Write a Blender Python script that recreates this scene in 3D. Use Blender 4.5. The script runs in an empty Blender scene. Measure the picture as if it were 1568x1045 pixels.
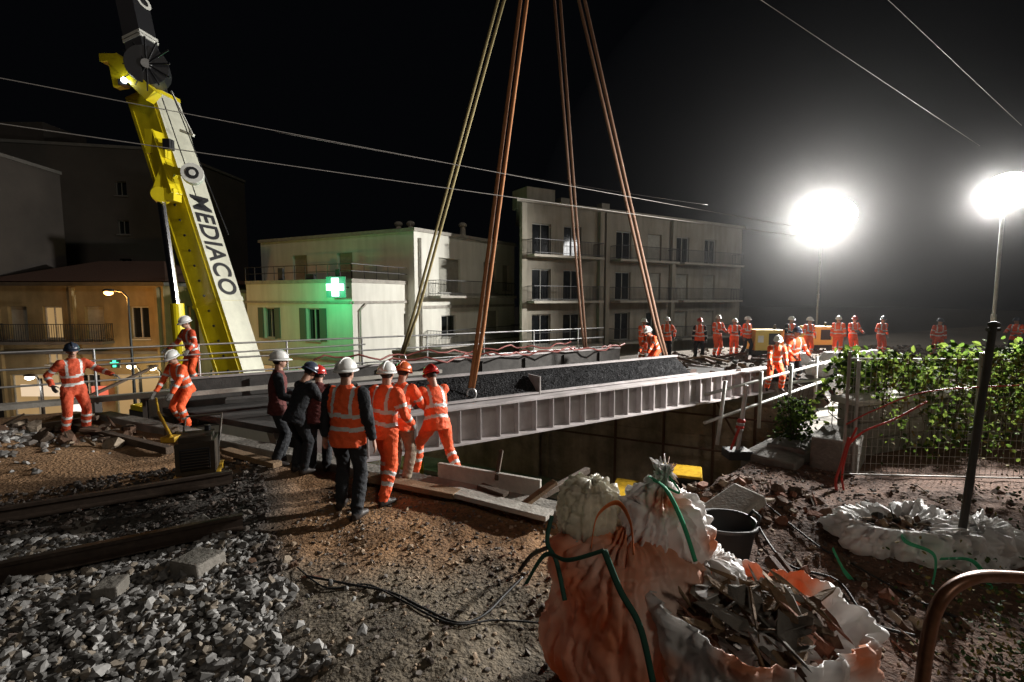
import bpy, math, random
import numpy as np
from mathutils import Vector, Matrix, noise, geometry
random.seed(7); rng=np.random.default_rng(7)
sc=bpy.context.scene
R=math.radians
# ---------------------------------------------------------------- camera
F=740.0; H=2.6; TH=R(5.1)
cam=bpy.data.cameras.new("camera"); co=bpy.data.objects.new("camera",cam); sc.collection.objects.link(co)
cam.sensor_width=36; cam.lens=36*F/1568; cam.clip_end=1000; cam.clip_start=.05
co.location=(0,0,H); co.rotation_euler=(R(90)-TH,0,0); sc.camera=co
def ray(u,v):
    a=(u-784)/F; b=(522.5-v)/F
    return Vector((a, math.cos(TH)+b*math.sin(TH), -math.sin(TH)+b*math.cos(TH)))
def G(u,v,z=0.):            # survey: point on level z
    r=ray(u,v); t=(z-H)/r.z
    return Vector((0,0,H))+r*t
def D(u,v,y):               # survey: point at known distance y
    r=ray(u,v); return Vector((0,0,H))+r*(y/r.y)
T2=Vector((.857,.515,0)); N2=Vector((-.515,.857,0))
def W(s,n,z=0.): return T2*s+N2*n+Vector((0,0,z))
# ---------------------------------------------------------------- materials
MATS={}
def mat(name,c,rough=.7,metal=0.,n=0.,amt=.35,bump=0.,bs=40.,em=None,es=0.,c2=None,attr=None,spec=.5,det=4,streak=0.,sub=0.,rp=None):
    if name in MATS: return MATS[name]
    m=bpy.data.materials.new(name); m.use_nodes=True; nt=m.node_tree; N=nt.nodes; L=nt.links
    b=N['Principled BSDF']; b.inputs['Roughness'].default_value=rough; b.inputs['Metallic'].default_value=metal
    b.inputs['Specular IOR Level'].default_value=spec
    b.inputs['Base Color'].default_value=(*c,1)
    tc=N.new('ShaderNodeTexCoord')
    src=None
    if attr:
        a=N.new('ShaderNodeAttribute'); a.attribute_name=attr; src=a.outputs['Color']
    if n:
        t=N.new('ShaderNodeTexNoise'); t.inputs['Scale'].default_value=n; t.inputs['Detail'].default_value=det+3; t.inputs['Roughness'].default_value=.65
        L.new(tc.outputs['Object'],t.inputs['Vector'])
        cr=N.new('ShaderNodeValToRGB'); rp=rp or (.3,.7); cr.color_ramp.elements[0].position=rp[0]; cr.color_ramp.elements[1].position=rp[1]
        L.new(t.outputs['Fac'],cr.inputs['Fac'])
        lo=tuple(x*(1-amt) for x in c) if c2 is None else c2
        if src is None:
            cr.color_ramp.elements[0].color=(*lo,1); cr.color_ramp.elements[1].color=(*c,1)
            src=cr.outputs['Color']
        else:
            cr.color_ramp.elements[0].color=(1-amt,)*3+(1,); cr.color_ramp.elements[1].color=(1+amt*.5,)*3+(1,)
            mx=N.new('ShaderNodeMix'); mx.data_type='RGBA'; mx.blend_type='MULTIPLY'; mx.inputs[0].default_value=1
            L.new(src,mx.inputs[6]); L.new(cr.outputs['Color'],mx.inputs[7]); src=mx.outputs[2]
        if streak:   # rain streaks: noise stretched along the vertical
            mp=N.new('ShaderNodeMapping'); mp.inputs['Scale'].default_value=(2,2,.3); L.new(tc.outputs['Object'],mp.inputs['Vector'])
            t3=N.new('ShaderNodeTexNoise'); t3.inputs['Scale'].default_value=1.1; t3.inputs['Detail'].default_value=8; L.new(mp.outputs[0],t3.inputs['Vector'])
            c3=N.new('ShaderNodeValToRGB'); c3.color_ramp.elements[0].position=.3; c3.color_ramp.elements[1].position=.62
            c3.color_ramp.elements[0].color=(1-streak,1-streak,1-streak*1.1,1); c3.color_ramp.elements[1].color=(1,1,1,1); L.new(t3.outputs['Fac'],c3.inputs['Fac'])
            mx=N.new('ShaderNodeMix'); mx.data_type='RGBA'; mx.blend_type='MULTIPLY'; mx.inputs[0].default_value=1
            L.new(src,mx.inputs[6]); L.new(c3.outputs['Color'],mx.inputs[7]); src=mx.outputs[2]
    if src is not None: L.new(src,b.inputs['Base Color'])
    if sub:   # thin woven plastic / leaves let some light through
        tr=N.new('ShaderNodeBsdfTranslucent'); tr.inputs['Color'].default_value=(*c,1); ms=N.new('ShaderNodeMixShader'); ms.inputs[0].default_value=sub
        if src is not None: L.new(src,tr.inputs['Color'])
        L.new(b.outputs[0],ms.inputs[1]); L.new(tr.outputs[0],ms.inputs[2]); L.new(ms.outputs[0],N['Material Output'].inputs['Surface'])
    if bump:
        t2=N.new('ShaderNodeTexNoise'); t2.inputs['Scale'].default_value=bs; t2.inputs['Detail'].default_value=6
        L.new(tc.outputs['Object'],t2.inputs['Vector'])
        bp=N.new('ShaderNodeBump'); bp.inputs['Strength'].default_value=1; bp.inputs['Distance'].default_value=bump
        L.new(t2.outputs['Fac'],bp.inputs['Height']); L.new(bp.outputs['Normal'],b.inputs['Normal'])
    if em: b.inputs['Emission Color'].default_value=(*em,1); b.inputs['Emission Strength'].default_value=es
    MATS[name]=m; return m
hv=mat('hivis_orange',(.95,.12,.025),.75,n=9,amt=.25,bump=.03,bs=12)
hvd=mat('hivis_orange_worn',(.62,.08,.025),.8,n=7,amt=.35,bump=.03,bs=12)
refl=mat('reflective_tape',(.62,.62,.6),.4,n=30,amt=.2)
blk=mat('black_cloth',(.014,.016,.02),.9,n=9,amt=.4,bump=.03,bs=12)
khaki=mat('khaki_cloth',(.27,.21,.15),.85,n=9,amt=.3,bump=.03,bs=12)
maroon=mat('dark_red_cloth',(.1,.015,.012),.85,n=9,amt=.3,bump=.03,bs=12)
skin=mat('skin',(.42,.23,.16),.55,n=25,amt=.15)
boot=mat('boot_leather',(.03,.022,.018),.6,n=30)
glove=mat('work_glove',(.12,.11,.1),.8)
hair=mat('hair',(.02,.014,.01),.7)
hw=mat('helmet_white',(.75,.75,.72),.3,n=20,amt=.15); hr_=mat('helmet_red',(.42,.02,.015),.3); ho=mat('helmet_orange',(.55,.11,.03),.3)
hdark=mat('helmet_blue',(.035,.045,.07),.3)
eye=mat('eye',(.02,.02,.02),.2)
conc=mat('concrete',(.3,.275,.24),.9,n=2.2,amt=.5,bump=.02,bs=18,streak=.3)
concd=mat('concrete_dark',(.45,.36,.27),.9,n=1.1,amt=.6,bump=.07,bs=6,streak=.4)
concl=mat('concrete_light',(.46,.43,.38),.9,n=3,amt=.4,bump=.01,bs=30)
steel=mat('painted_girder_steel',(.48,.44,.44),.5,n=2.5,amt=.3,streak=.25)
galv=mat('galvanised_steel',(.5,.5,.5),.4,.7,n=8,amt=.3)
rust=mat('rusty_steel',(.14,.07,.045),.75,.3,n=14,amt=.5,bump=.004,bs=60)
railtop=mat('rail_steel',(.085,.06,.045),.55,.5,n=14,amt=.5)
membr=mat('ballast_membrane',(.022,.022,.024),.95,n=40,amt=.8,bump=.08,bs=22,spec=.2)
deckm=mat('deck_steel',(.08,.075,.07),.85,n=5,amt=.5,bump=.01)
yel=mat('crane_yellow',(.82,.66,.015),.35,n=3,amt=.15,streak=.2)
whp=mat('white_paint',(.74,.74,.68),.4,n=3,amt=.15)
boomw=mat('boom_white',(.62,.62,.50),.45,n=3,amt=.2)
blkp=mat('black_paint',(.02,.02,.022),.4)
chrome=mat('chrome',(.7,.7,.7),.15,1)
yelm=mat('machine_yellow',(.55,.33,.02),.5,n=10,amt=.55)
tan=mat('sling_green',(.33,.27,.12),.8,n=30,amt=.3); orsl=mat('sling_orange',(.42,.17,.06),.8,n=30,amt=.3); brsl=mat('sling_brown',(.26,.14,.085),.8,n=30,amt=.3)
asph=mat('asphalt',(.05,.05,.052),.85,n=3,amt=.3,bump=.004,bs=150)
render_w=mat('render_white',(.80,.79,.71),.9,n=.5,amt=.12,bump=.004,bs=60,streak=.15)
render_g=mat('render_cream',(.4,.42,.32),.9,n=.6,amt=.25,bump=.004,bs=60,streak=.3)
render_o=mat('render_ochre',(.3,.23,.12),.9,n=.7,amt=.4,bump=.004,bs=60,streak=.25)
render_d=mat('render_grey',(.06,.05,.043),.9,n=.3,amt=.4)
tile=mat('roof_tile',(.10,.045,.028),.85,n=12,amt=.5,bump=.03,bs=20)
glass=mat('window_glass',(.012,.014,.016),.08,spec=.8)
shut=mat('shutter',(.42,.41,.35),.7,n=2); shutg=mat('shutter_green',(.1,.15,.12),.7)
framem=mat('window_frame',(.4,.4,.37),.6)
ironm=mat('iron_railing',(.04,.04,.043),.5,.3)
wood=mat('timber',(.28,.18,.1),.85,n=6,amt=.5,bump=.01,bs=50)
woodd=mat('timber_dark',(.1,.068,.045),.9,n=6,amt=.5,bump=.01,bs=50)
rubber=mat('black_rubber',(.018,.018,.018),.6)
redh=mat('red_hose',(.42,.03,.02),.5)
def lit(name,c,s): return mat(name,(.1,.1,.1),.5,em=c,es=s)
# ---------------------------------------------------------------- mesh builder
class MB:
    def __init__(s): s.v=[];s.f={3:[],4:[]};s.m={3:[],4:[]};s.n=0;s.ng=[];s.ngm=[]
    def add(s,V,Fc,mi=0):
        V=np.asarray(V,float).reshape(-1,3); s.v.append(V)
        if isinstance(Fc,np.ndarray):
            k=Fc.shape[1]; s.f[k].append(Fc+s.n); s.m[k].append(np.full(len(Fc),mi) if np.isscalar(mi) else np.asarray(mi))
        else:
            for f in Fc:
                if len(f) in(3,4): s.f[len(f)].append(np.array([f])+s.n); s.m[len(f)].append(np.array([mi]))
                else: s.ng.append([i+s.n for i in f]); s.ngm.append(mi)
        s.n+=len(V)
    def box(s,c,size,mi=0,Rm=None):
        sx,sy,sz=[q/2 for q in size]
        P=[Vector((x*sx,y*sy,z*sz)) for z in(-1,1) for y in(-1,1) for x in(-1,1)]
        if Rm is not None: P=[Rm@p for p in P]
        c=Vector(c); P=[p+c for p in P]
        s.add(P,np.array([[0,2,3,1],[4,5,7,6],[0,1,5,4],[2,6,7,3],[0,4,6,2],[1,3,7,5]]),mi)
    def beam(s,p0,p1,w,h,mi=0,up=(0,0,1)):
        p0=Vector(p0);p1=Vector(p1);t=(p1-p0);L=t.length;t.normalize();u=Vector(up)
        a=t.cross(u)
        if a.length<1e-3: a=t.cross(Vector((1,0,0)))
        a.normalize();b=a.cross(t)
        s.box((p0+p1)/2,(w,L,h),mi,Matrix((a,t,b)).transposed())
    def loft(s,pts,rx,ry=None,side=None,mi=0,n=10,cap=True):
        pts=[Vector(p) for p in pts]; k=len(pts)
        if np.isscalar(rx): rx=[rx]*k
        ry=rx if ry is None else ([ry]*k if np.isscalar(ry) else ry)
        V=[];prev=Vector(side) if side is not None else None
        for i,p in enumerate(pts):
            t=(pts[min(i+1,k-1)]-pts[max(i-1,0)]).normalized()
            if prev is None:
                prev=Vector((1,0,0)) if abs(t.x)<.8 else Vector((0,0,1))
            a=(prev-t*prev.dot(t)).normalized(); 
            if side is None: prev=a
            b=t.cross(a)
            for j in range(n):
                q=2*math.pi*j/n; V.append(p+a*(rx[i]*math.cos(q))+b*(ry[i]*math.sin(q)))
        Fq=[[i*n+j,i*n+(j+1)%n,(i+1)*n+(j+1)%n,(i+1)*n+j] for i in range(k-1) for j in range(n)]
        s.add(V,np.array(Fq),mi)
        if cap:
            o=s.n-len(V)
            for base,rev in((0,True),((k-1)*n,False)):
                ix=[o+base+j for j in range(n)]
                if rev: ix=ix[::-1]
                s.ng.append(ix); s.ngm.append(mi)
    def cyl(s,p0,p1,r0,r1=None,mi=0,n=10): s.loft([p0,p1],[r0,r0 if r1 is None else r1],mi=mi,n=n)
    def ell(s,c,r,mi=0,nu=12,nv=8,Rm=None,z0=-1.,z1=1.):
        V=[];c=Vector(c)
        if np.isscalar(r): r=(r,r,r)
        a0=math.asin(z0);a1=math.asin(z1)
        for i in range(nv+1):
            a=a0+(a1-a0)*i/nv; ca=max(math.cos(a),1e-3)
            for j in range(nu):
                q=2*math.pi*j/nu; p=Vector((r[0]*ca*math.cos(q),r[1]*ca*math.sin(q),r[2]*math.sin(a)))
                if Rm is not None: p=Rm@p
                V.append(p+c)
        Fc=np.array([[i*nu+j,i*nu+(j+1)%nu,(i+1)*nu+(j+1)%nu,(i+1)*nu+j] for i in range(nv) for j in range(nu)])
        s.add(V,Fc,mi); o=s.n-len(V)
        s.ng.append([o+j for j in range(nu)][::-1]); s.ngm.append(mi)
        s.ng.append([o+nv*nu+j for j in range(nu)]); s.ngm.append(mi)
    def merge(s,o,M=None,mp=None):
        V=np.concatenate(o.v)
        if M is not None:
            A=np.array(M); V=V@A[:3,:3].T+A[:3,3]
        s.v.append(V); mm=(lambda a:a) if mp is None else (lambda a:np.array([mp[int(i)] for i in a]))
        for k in(3,4):
            for f,m in zip(o.f[k],o.m[k]): s.f[k].append(f+s.n); s.m[k].append(mm(m))
        for f,m in zip(o.ng,o.ngm): s.ng.append([i+s.n for i in f]); s.ngm.append(m if mp is None else mp[m])
        s.n+=len(V)
    def mesh(s,name):
        V=np.concatenate(s.v); Fa=[];Ma=[]
        for k in(3,4):
            if s.f[k]: Fa+=np.concatenate(s.f[k]).tolist(); Ma+=np.concatenate(s.m[k]).tolist()
        Fa+=s.ng; Ma+=s.ngm
        me=bpy.data.meshes.new(name); me.from_pydata(V.tolist(),[],Fa)
        me.polygons.foreach_set('material_index',np.array(Ma,dtype=np.int32)); return me
    def build(s,name,mats,parent=None,smooth=False,bevel=0,loc=None):
        me=s.mesh(name)
        for m in mats: me.materials.append(m)
        if smooth: me.polygons.foreach_set('use_smooth',np.ones(len(me.polygons),dtype=bool))
        me.update(); ob=bpy.data.objects.new(name,me); sc.collection.objects.link(ob)
        if bevel:
            b=ob.modifiers.new('bevel','BEVEL'); b.width=bevel; b.segments=2; b.limit_method='ANGLE'
        if parent is not None: ob.parent=parent
        return ob
def empty(name):
    e=bpy.data.objects.new(name,None); sc.collection.objects.link(e); return e
def remesh(mb,vox,sm=3):
    me=mb.mesh('tmp'); ob=bpy.data.objects.new('tmp',me); sc.collection.objects.link(ob)
    r=ob.modifiers.new('r','REMESH'); r.mode='VOXEL'; r.voxel_size=vox
    if sm: q=ob.modifiers.new('s','SMOOTH'); q.iterations=sm; q.factor=.5
    dg=bpy.context.evaluated_depsgraph_get(); dg.update()
    m2=bpy.data.meshes.new_from_object(ob.evaluated_get(dg))
    V=np.zeros(len(m2.vertices)*3); m2.vertices.foreach_get('co',V); V=V.reshape(-1,3)
    Lp=np.zeros(len(m2.loops),dtype=np.int32); m2.loops.foreach_get('vertex_index',Lp); Fc=Lp.reshape(-1,4)
    bpy.data.objects.remove(ob); bpy.data.meshes.remove(m2); bpy.data.meshes.remove(me)
    return V,Fc
# ---------------------------------------------------------------- terrain
def fb(x,y,s,o=3,seed=0.): return noise.fractal(Vector((x*s+seed,y*s-seed,seed*.7)),.8,2.,o)
def hz(x,y):
    z=.05*fb(x,y,.6)+.022*fb(x,y,4.,3,3.)
    def bump_(cx,cy,rx,ry,h): 
        q=((x-cx)/rx)**2+((y-cy)/ry)**2
        return h*math.exp(-q)
    z+=bump_(-9.2,7.6,1.6,.9,.42)+bump_(3.6,5.2,1.2,1.,.12)+bump_(2.9,6.2,.6,.6,.22)+bump_(6.5,5.,2.,1.5,.15)
    z+=bump_(-.6,3.4,1.1,.6,.06)-bump_(.2,3.3,.5,.5,.12)
    return z
poly=[(-10.0,10.9),(.9,5.4),(2.6,6.1),(4.2,8.0),(8.3,12.0),(9.9,15.07),(1.26,19.4),(43.2,44.6),(80,44),(80,-12),(-50,-12),(-46,-10.8)]
def inpoly(x,y):
    c=False;j=len(poly)-1
    for i in range(len(poly)):
        xi,yi=poly[i];xj,yj=poly[j]
        if (yi>y)!=(yj>y) and x<(xj-xi)*(y-yi)/(yj-yi)+xi: c=not c
        j=i
    return c
def edged(x,y):
    best=9e9;p=Vector((x,y))
    for i in range(len(poly)):
        a=Vector(poly[i]);b=Vector(poly[(i+1)%len(poly)]);t=max(0,min(1,(p-a).dot(b-a)/(b-a).length_squared)); best=min(best,(a+(b-a)*t-p).length)
    return best
bv=[];be=[]
for i in range(len(poly)):
    a=Vector(poly[i]);b=Vector(poly[(i+1)%len(poly)]);k=max(1,int((b-a).length/(.25 if i<6 or i==0 else 3)))
    for j in range(k): bv.append(a+(b-a)*(j/k))
nb=len(bv); be=[(i,(i+1)%nb) for i in range(nb)]
pts=list(bv)
def addgrid(x0,x1,y0,y1,st,excl=None):
    y=y0
    while y<y1:
        x=x0
        while x<x1:
            px=x+random.uniform(-.3,.3)*st;py=y+random.uniform(-.3,.3)*st
            if not(excl and excl[0]<px<excl[1] and excl[2]<py<excl[3]) and inpoly(px,py) and edged(px,py)>st*.35: pts.append(Vector((px,py)))
            x+=st
        y+=st
addgrid(-5,5.6,2.,8.6,.07)
addgrid(-13,14,1,20,.35,(-5.05,5.65,1.95,8.65))
addgrid(-50,80,-12,45,3.,(-13.2,14.2,.8,20.2))
rv,re_,rf,_,_,_=geometry.delaunay_2d_cdt(pts,be,[],1,1e-5)
tv=[];tcol=[]
def smooth(a,b,x): t=max(0,min(1,(x-a)/(b-a))); return t*t*(3-2*t)
for p in rv:
    x,y=p.x,p.y; z=hz(x,y) if abs(x)<45 else 0
    tv.append((x,y,z))
    sand=Vector((.28,.15,.065)); grey=Vector((.15,.12,.082)); bal=Vector((.065,.058,.05))
    n1=fb(x,y,.9,3,9.)*.5
    n=-.515*x+.857*y; s=.857*x+.515*y
    wsand=smooth(4.1,4.9,y+n1)*smooth(-.75,-.45,(x+n1*.6)/max(y,.1))*(1-smooth(1.2,2.2,x+n1))
    c=grey.lerp(sand,wsand)
    wb=1-smooth(-.55,-.42,x/max(y,.1)+n1*.05)
    c=c.lerp(bal,wb*(1-smooth(8.2,9.,n)))
    if x<-4 and n>7.9: c=c.lerp(sand,smooth(7.9,8.4,n)*.8)
    red=smooth(1.4,2.4,x+n1); c=c.lerp(Vector((.12,.06,.036)),red*(1-smooth(10,13,y)))
    if y>12: c=c.lerp(Vector((.14,.12,.1)),.7)
    k=1+.45*fb(x,y,1.7,3,5.)
    tcol.append((*(c*k),1))
me=bpy.data.meshes.new('embankment_ground'); me.from_pydata(tv,[],[f for f in rf])
at=me.color_attributes.new('zone','FLOAT_COLOR','POINT'); at.data.foreach_set('color',np.array(tcol).ravel())
me.materials.append(mat('soil',(.2,.15,.1),.95,n=22,amt=.6,bump=.035,bs=26,attr='zone'))
me.polygons.foreach_set('use_smooth',np.ones(len(me.polygons),dtype=bool))
ob=bpy.data.objects.new('embankment_ground',me); sc.collection.objects.link(ob)
mb=MB(); ring=poly
for i in range(len(ring)):
    a=Vector((*ring[i],0));b=Vector((*ring[(i+1)%len(ring)],0)); k=max(1,int((b-a).length/2.2))
    t=(b-a).normalized(); nrm=Vector((-t.y,t.x,0))
    if i>=7: k=1
    for j in range(k):
        p=a+(b-a)*(j/k)+t*.006;q=a+(b-a)*((j+1)/k)-t*.006
        off=.0 if j%2 else .03
        for (za,zb,o) in((-4.9,-2.2,.10+off),(-2.2,-.9,.06+off),(-.9,-.16,.16+off*.3)):
            mb.beam(p.to_3d()+Vector((0,0,(za+zb)/2))+nrm*(o-.25),q+Vector((0,0,(za+zb)/2))+nrm*(o-.25),.5,zb-za-.01,0 if zb<-.5 else 1)
mb.build('abutment_wall',[concd,conc])
mb=MB()
A_=Vector((9.9,15.07,0));B_=Vector((1.26,19.4,0)); ta=(B_-A_).normalized(); na=Vector((-.45,-.89,0))
for f in(.08,.2,.33,.5,.68): p=A_.lerp(B_,f)+na*.35; mb.cyl(p+Vector((0,0,-4.8)),p+Vector((0,0,-.6)),.05,mi=0,n=8)
for z in(-1.4,-2.6): mb.cyl(A_+na*.4+Vector((0,0,z)),B_+na*.4+Vector((0,0,z)),.035,mi=0,n=8)
mb.cyl(A_.lerp(B_,.2)+na*.4+Vector((0,0,-3)),A_.lerp(B_,.33)+na*.4+Vector((0,0,-.8)),.035,mi=0,n=8)
mb.build('shoring_frame',[rust])
mb=MB(); a=Vector((1.2,19.45,0)); b=Vector((-5.5,22.8,0)); 
mb.beam(a+Vector((0,0,-2.4)),b+Vector((0,0,-2.4)),.5,4.8,0); mb.beam(a+Vector((0,0,.08)),b+Vector((0,0,.08)),.6,.14,1)
mb.build('street_retaining_wall',[concd,conc])
mb=MB(); mb.add([(-300,-300,-4.82),(300,-300,-4.82),(300,400,-4.82),(-300,400,-4.82)],np.array([[0,1,2,3]]),0)
mb.build('ground',[mat('ground_asphalt',(.07,.066,.06),.9,n=.8,amt=.4)])
sd=Vector((-.893,.45,0)); sp=Vector((.45,.893,0)); o=Vector((.9,5.4,0))
def ST(a,c,z=-4.8): return o+sd*a+sp*c+Vector((0,0,z))
mb=MB(); mb.add([ST(-30,2,-4.812),ST(60,2,-4.812),ST(60,11,-4.812),ST(-30,11,-4.812)],np.array([[0,1,2,3]]),0)
for a in range(-20,60,4): mb.add([ST(a,6.44,-4.806),ST(a+2,6.44,-4.806),ST(a+2,6.56,-4.806),ST(a,6.56,-4.806)],np.array([[0,1,2,3]]),1)
mb.build('road',[asph,whp])
mb=MB(); mb.beam(ST(-30,12,-4.75),ST(60,12,-4.75),1.9,.14,0); mb.beam(ST(-30,11.0,-4.74),ST(60,11.0,-4.74),.15,.15,1); mb.build('pavement',[conc,concl])
# ---------------------------------------------------------------- rocks
ico=np.array([(0,0,1),(.894,0,.447),(.276,.851,.447),(-.724,.526,.447),(-.724,-.526,.447),(.276,-.851,.447),(.724,.526,-.447),(-.276,.851,-.447),(-.894,0,-.447),(-.276,-.851,-.447),(.724,-.526,-.447),(0,0,-1)])
icf=np.array([(0,1,2),(0,2,3),(0,3,4),(0,4,5),(0,5,1),(1,6,2),(2,7,3),(3,8,4),(4,9,5),(5,10,1),(6,7,2),(7,8,3),(8,9,4),(9,10,5),(10,6,1),(11,7,6),(11,8,7),(11,9,8),(11,10,9),(11,6,10)])
def rocks(P,S,flat=.75):
    n=len(P); V=ico[None]*(1+rng.uniform(-.42,.35,(n,12,1))); V=V*rng.uniform(.5,1.3,(n,1,3))
    q=rng.normal(size=(n,4)); q/=np.linalg.norm(q,axis=1)[:,None]; w,x,y,z=q.T
    Rm=np.stack([1-2*(y*y+z*z),2*(x*y-w*z),2*(x*z+w*y),2*(x*y+w*z),1-2*(x*x+z*z),2*(y*z-w*x),2*(x*z-w*y),2*(y*z+w*x),1-2*(x*x+y*y)],1).reshape(n,3,3)
    V=np.einsum('nij,nkj->nki',Rm,V)*np.array([1,1,flat])
    V=V*np.asarray(S)[:,None,None]+np.asarray(P)[:,None,:]
    Fc=(icf[None]+np.arange(n)[:,None,None]*12).reshape(-1,3)
    return V.reshape(-1,3),Fc
def scatter(n,fn,smin,smax,name,mats,zoff=.3,hf=hz):
    P=[];S=[];M=[]
    while len(P)<n:
        p=fn()
        if p is None: continue
        s=smin+(smax-smin)*random.random()**2
        z=hf(p[0],p[1])+(p[2] if len(p)>2 else 0)
        P.append((p[0],p[1],z+s*zoff)); S.append(s); M.append(random.randrange(len(mats)))
    V,Fc=rocks(np.array(P),S); mb=MB(); mb.add(V,Fc,np.repeat(M,20)); return mb.build(name,mats)
st1=mat('stone_grey',(.23,.222,.212),.85,n=18,amt=.45); st2=mat('stone_light',(.38,.37,.355),.85,n=18,amt=.4); st3=mat('stone_dark',(.10,.095,.088),.85,n=18,amt=.3); st4=mat('stone_dusty',(.24,.2,.155),.9,n=14,amt=.4)
sb1=mat('ballast_brown',(.10,.075,.06),.9,n=18); sb2=mat('ballast_grey',(.16,.138,.12),.9,n=18); sb3=mat('ballast_dark',(.05,.04,.034),.9,n=18)
def fa():
    x=random.uniform(-5.4,-1.1);y=random.uniform(2.6,5.0)
    e=fb(x,y,2.,2,4.)*.12
    lim=-.47+e
    if y>4.2 and x>-2.6: return None
    if x/y>lim: 
        if random.random()>.04: return None
    if x<-1.0*y+.5-1.3: return None
    return (x,y,random.uniform(0,.05))
scatter(5600,fa,.02,.055,'gravel',[st1,st2,st1,st3,st4,st3])
def fbz():
    s=random.uniform(-11,.4);n=random.uniform(4.6,8.8)
    p=W(s,n)
    if p.y<1.5: return None
    if 6.2<n<7.3 and random.random()<.3: return None
    return (p.x,p.y,random.uniform(-.01,.03))
scatter(9500,fbz,.018,.045,'track_ballast',[sb1,sb2,sb3,sb3])
def fpile():
    a=random.gauss(0,.8);b=random.gauss(0,.45); return (-9.3+a,7.7+b)
scatter(1500,fpile,.03,.09,'gravel_pile',[st2,st1,sb2])
peb=mat('pebble_tan',(.3,.22,.15),.9)
def fs():
    x=random.uniform(-2.5,5.5);y=random.uniform(2.8,8)
    if not inpoly(x,y): return None
    return (x,y)
scatter(5600,fs,.005,.03,'loose_pebbles',[sb2,peb,sb1],.2)
def fr_():
    x=random.uniform(7,30);y=random.uniform(13,26)
    if not inpoly(x,y) or edged(x,y)<.3: return None
    return (x,y)
scatter(2500,fr_,.04,.16,'rubble_stones',[sb2,st3,sb1],.3)
# ---------------------------------------------------------------- track
mb=MB()
prof=[(-.07,0),(.07,0),(.07,.018),(.012,.035),(.012,.12),(.035,.13),(.035,.165),(-.035,.165),(-.035,.13),(-.012,.12),(-.012,.035),(-.07,.018)]
def railm(mb,p0,p1,mi=0):
    p0=Vector(p0);p1=Vector(p1);t=(p1-p0).normalized();a=t.cross(Vector((0,0,1))).normalized()
    V=[p+a*x+Vector((0,0,z)) for p in(p0,p1) for x,z in prof];n=len(prof)
    Fq=[[j,(j+1)%n,n+(j+1)%n,n+j] for j in range(n)]+[list(range(n))[::-1],list(range(n,2*n))]
    mb.add(V,Fq,mi)
railm(mb,W(-45,7.56,.04),W(.03,7.56,.06)); railm(mb,W(-45,5.95,.04),W(.1,5.95,.06))
mb.build('rail',[railtop])
mb=MB(); s=-30
while s<-1.2:
    mb.beam(W(s,5.3,-.065),W(s,8.2,-.065),.26,.16,0); s+=.62
mb.beam(G(283,860,.06),G(325,868,.08),.3,.16,1); mb.beam(G(150,905,.08),G(190,900,.08),.22,.14,1); mb.beam(G(283,818,.06),G(322,800,.1),.3,.14,1)
mb.build('railway_sleepers',[conc,conc],bevel=.015)
# ---------------------------------------------------------------- bridge
br=empty('railway_bridge'); mb=MB()
zt=.33; zb=-.42
def sk(n): return -.63*(n-9.1)
S0=1.2;S1=15.3
RT=Matrix.Rotation(R(31),3,'Z')
for n in(9.1,13.6):
    a=S0+sk(n);b=S1+sk(n)
    mb.beam(W(a,n,(zt+zb)/2),W(b,n,(zt+zb)/2),.03,zt-zb,0)
    mb.beam(W(a,n,zt),W(b,n,zt),.42,.05,0); mb.beam(W(a,n,zb),W(b,n,zb),.42,.05,0)
    s=a+.1
    while s<b:
        for q in(-.1,.1): mb.box(W(s,n+q,(zt+zb)/2),(.02,.185,zt-zb-.06),0,RT)
        s+=.47
mb.build('girders',[steel],br,bevel=.004)
mb=MB()
V=[W(S0+sk(9.3),9.3,.2),W(S1+sk(9.3),9.3,.2),W(S1+sk(13.4),13.4,.2),W(S0+sk(13.4),13.4,.2)]
mb.add(V+[v-Vector((0,0,.12)) for v in V],[[0,1,2,3],[7,6,5,4],[0,4,5,1],[1,5,6,2],[2,6,7,3],[3,7,4,0]],0)
s=0
while s<15:
    mb.beam(W(s+.9+sk(9.3),9.3,-.1),W(s+.9+sk(9.3),13.4,-.1),.1,.4,1); s+=1.2
mb.build('deck',[deckm,steel],br)
mb=MB()
for (n,a,b) in((9.95,2.3,11.8),(12.6,-1.0,12.0)):
    mb.beam(W(a,n,.52),W(b,n,.52),.06,.62,0); mb.beam(W(a,n,.85),W(b,n,.85),.14,.04,1)
    s=a
    while s<b: mb.box(W(s,n-.07,.5),(.03,.09,.5),0,RT); s+=1.5
ns=90;V=[];Fq=[]
for i in range(ns+1):
    s=2.4+9.3*i/ns
    for j in range(9):
        t=j/8; V.append(W(s,9.28+.6*t,.37+.44*t**.9+.03*noise.noise(Vector((s*5,t*4,0)))+.02*noise.noise(Vector((s*14,t*9,3)))))
for i in range(ns):
    for j in range(8): a=i*9+j; Fq.append([a,a+9,a+10,a+1])
mb.add(V,np.array(Fq),2)
mb.box(W(6.3,9.45,.55),(.03,.5,.45),1,RT)
mb.beam(W(2.5,9.26,.4),W(11.9,9.26,.39),.1,.04,1)
mb.build('ballast_walls',[deckm,steel,membr],br)
mbk=[]
for i in range(2600):
    s=random.uniform(2.4,11.7);t=random.random(); p=W(s,9.28+.6*t,.375+.44*t**.9); mbk.append(tuple(p))
V,Fc=rocks(np.array(mbk),rng.uniform(.01,.022,len(mbk))); mb=MB(); mb.add(V,Fc,np.repeat(rng.integers(0,2,len(mbk)),20)); mb.build('deck_ballast',[mat('ballast_black',(.022,.022,.024),.95),mat('ballast_black_b',(.04,.04,.042),.95)],br)
mb=MB()
mb.beam(W(-4.5,13.45,.42),W(12.2,13.45,.42),.3,.1,1)
s=-4.3
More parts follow.
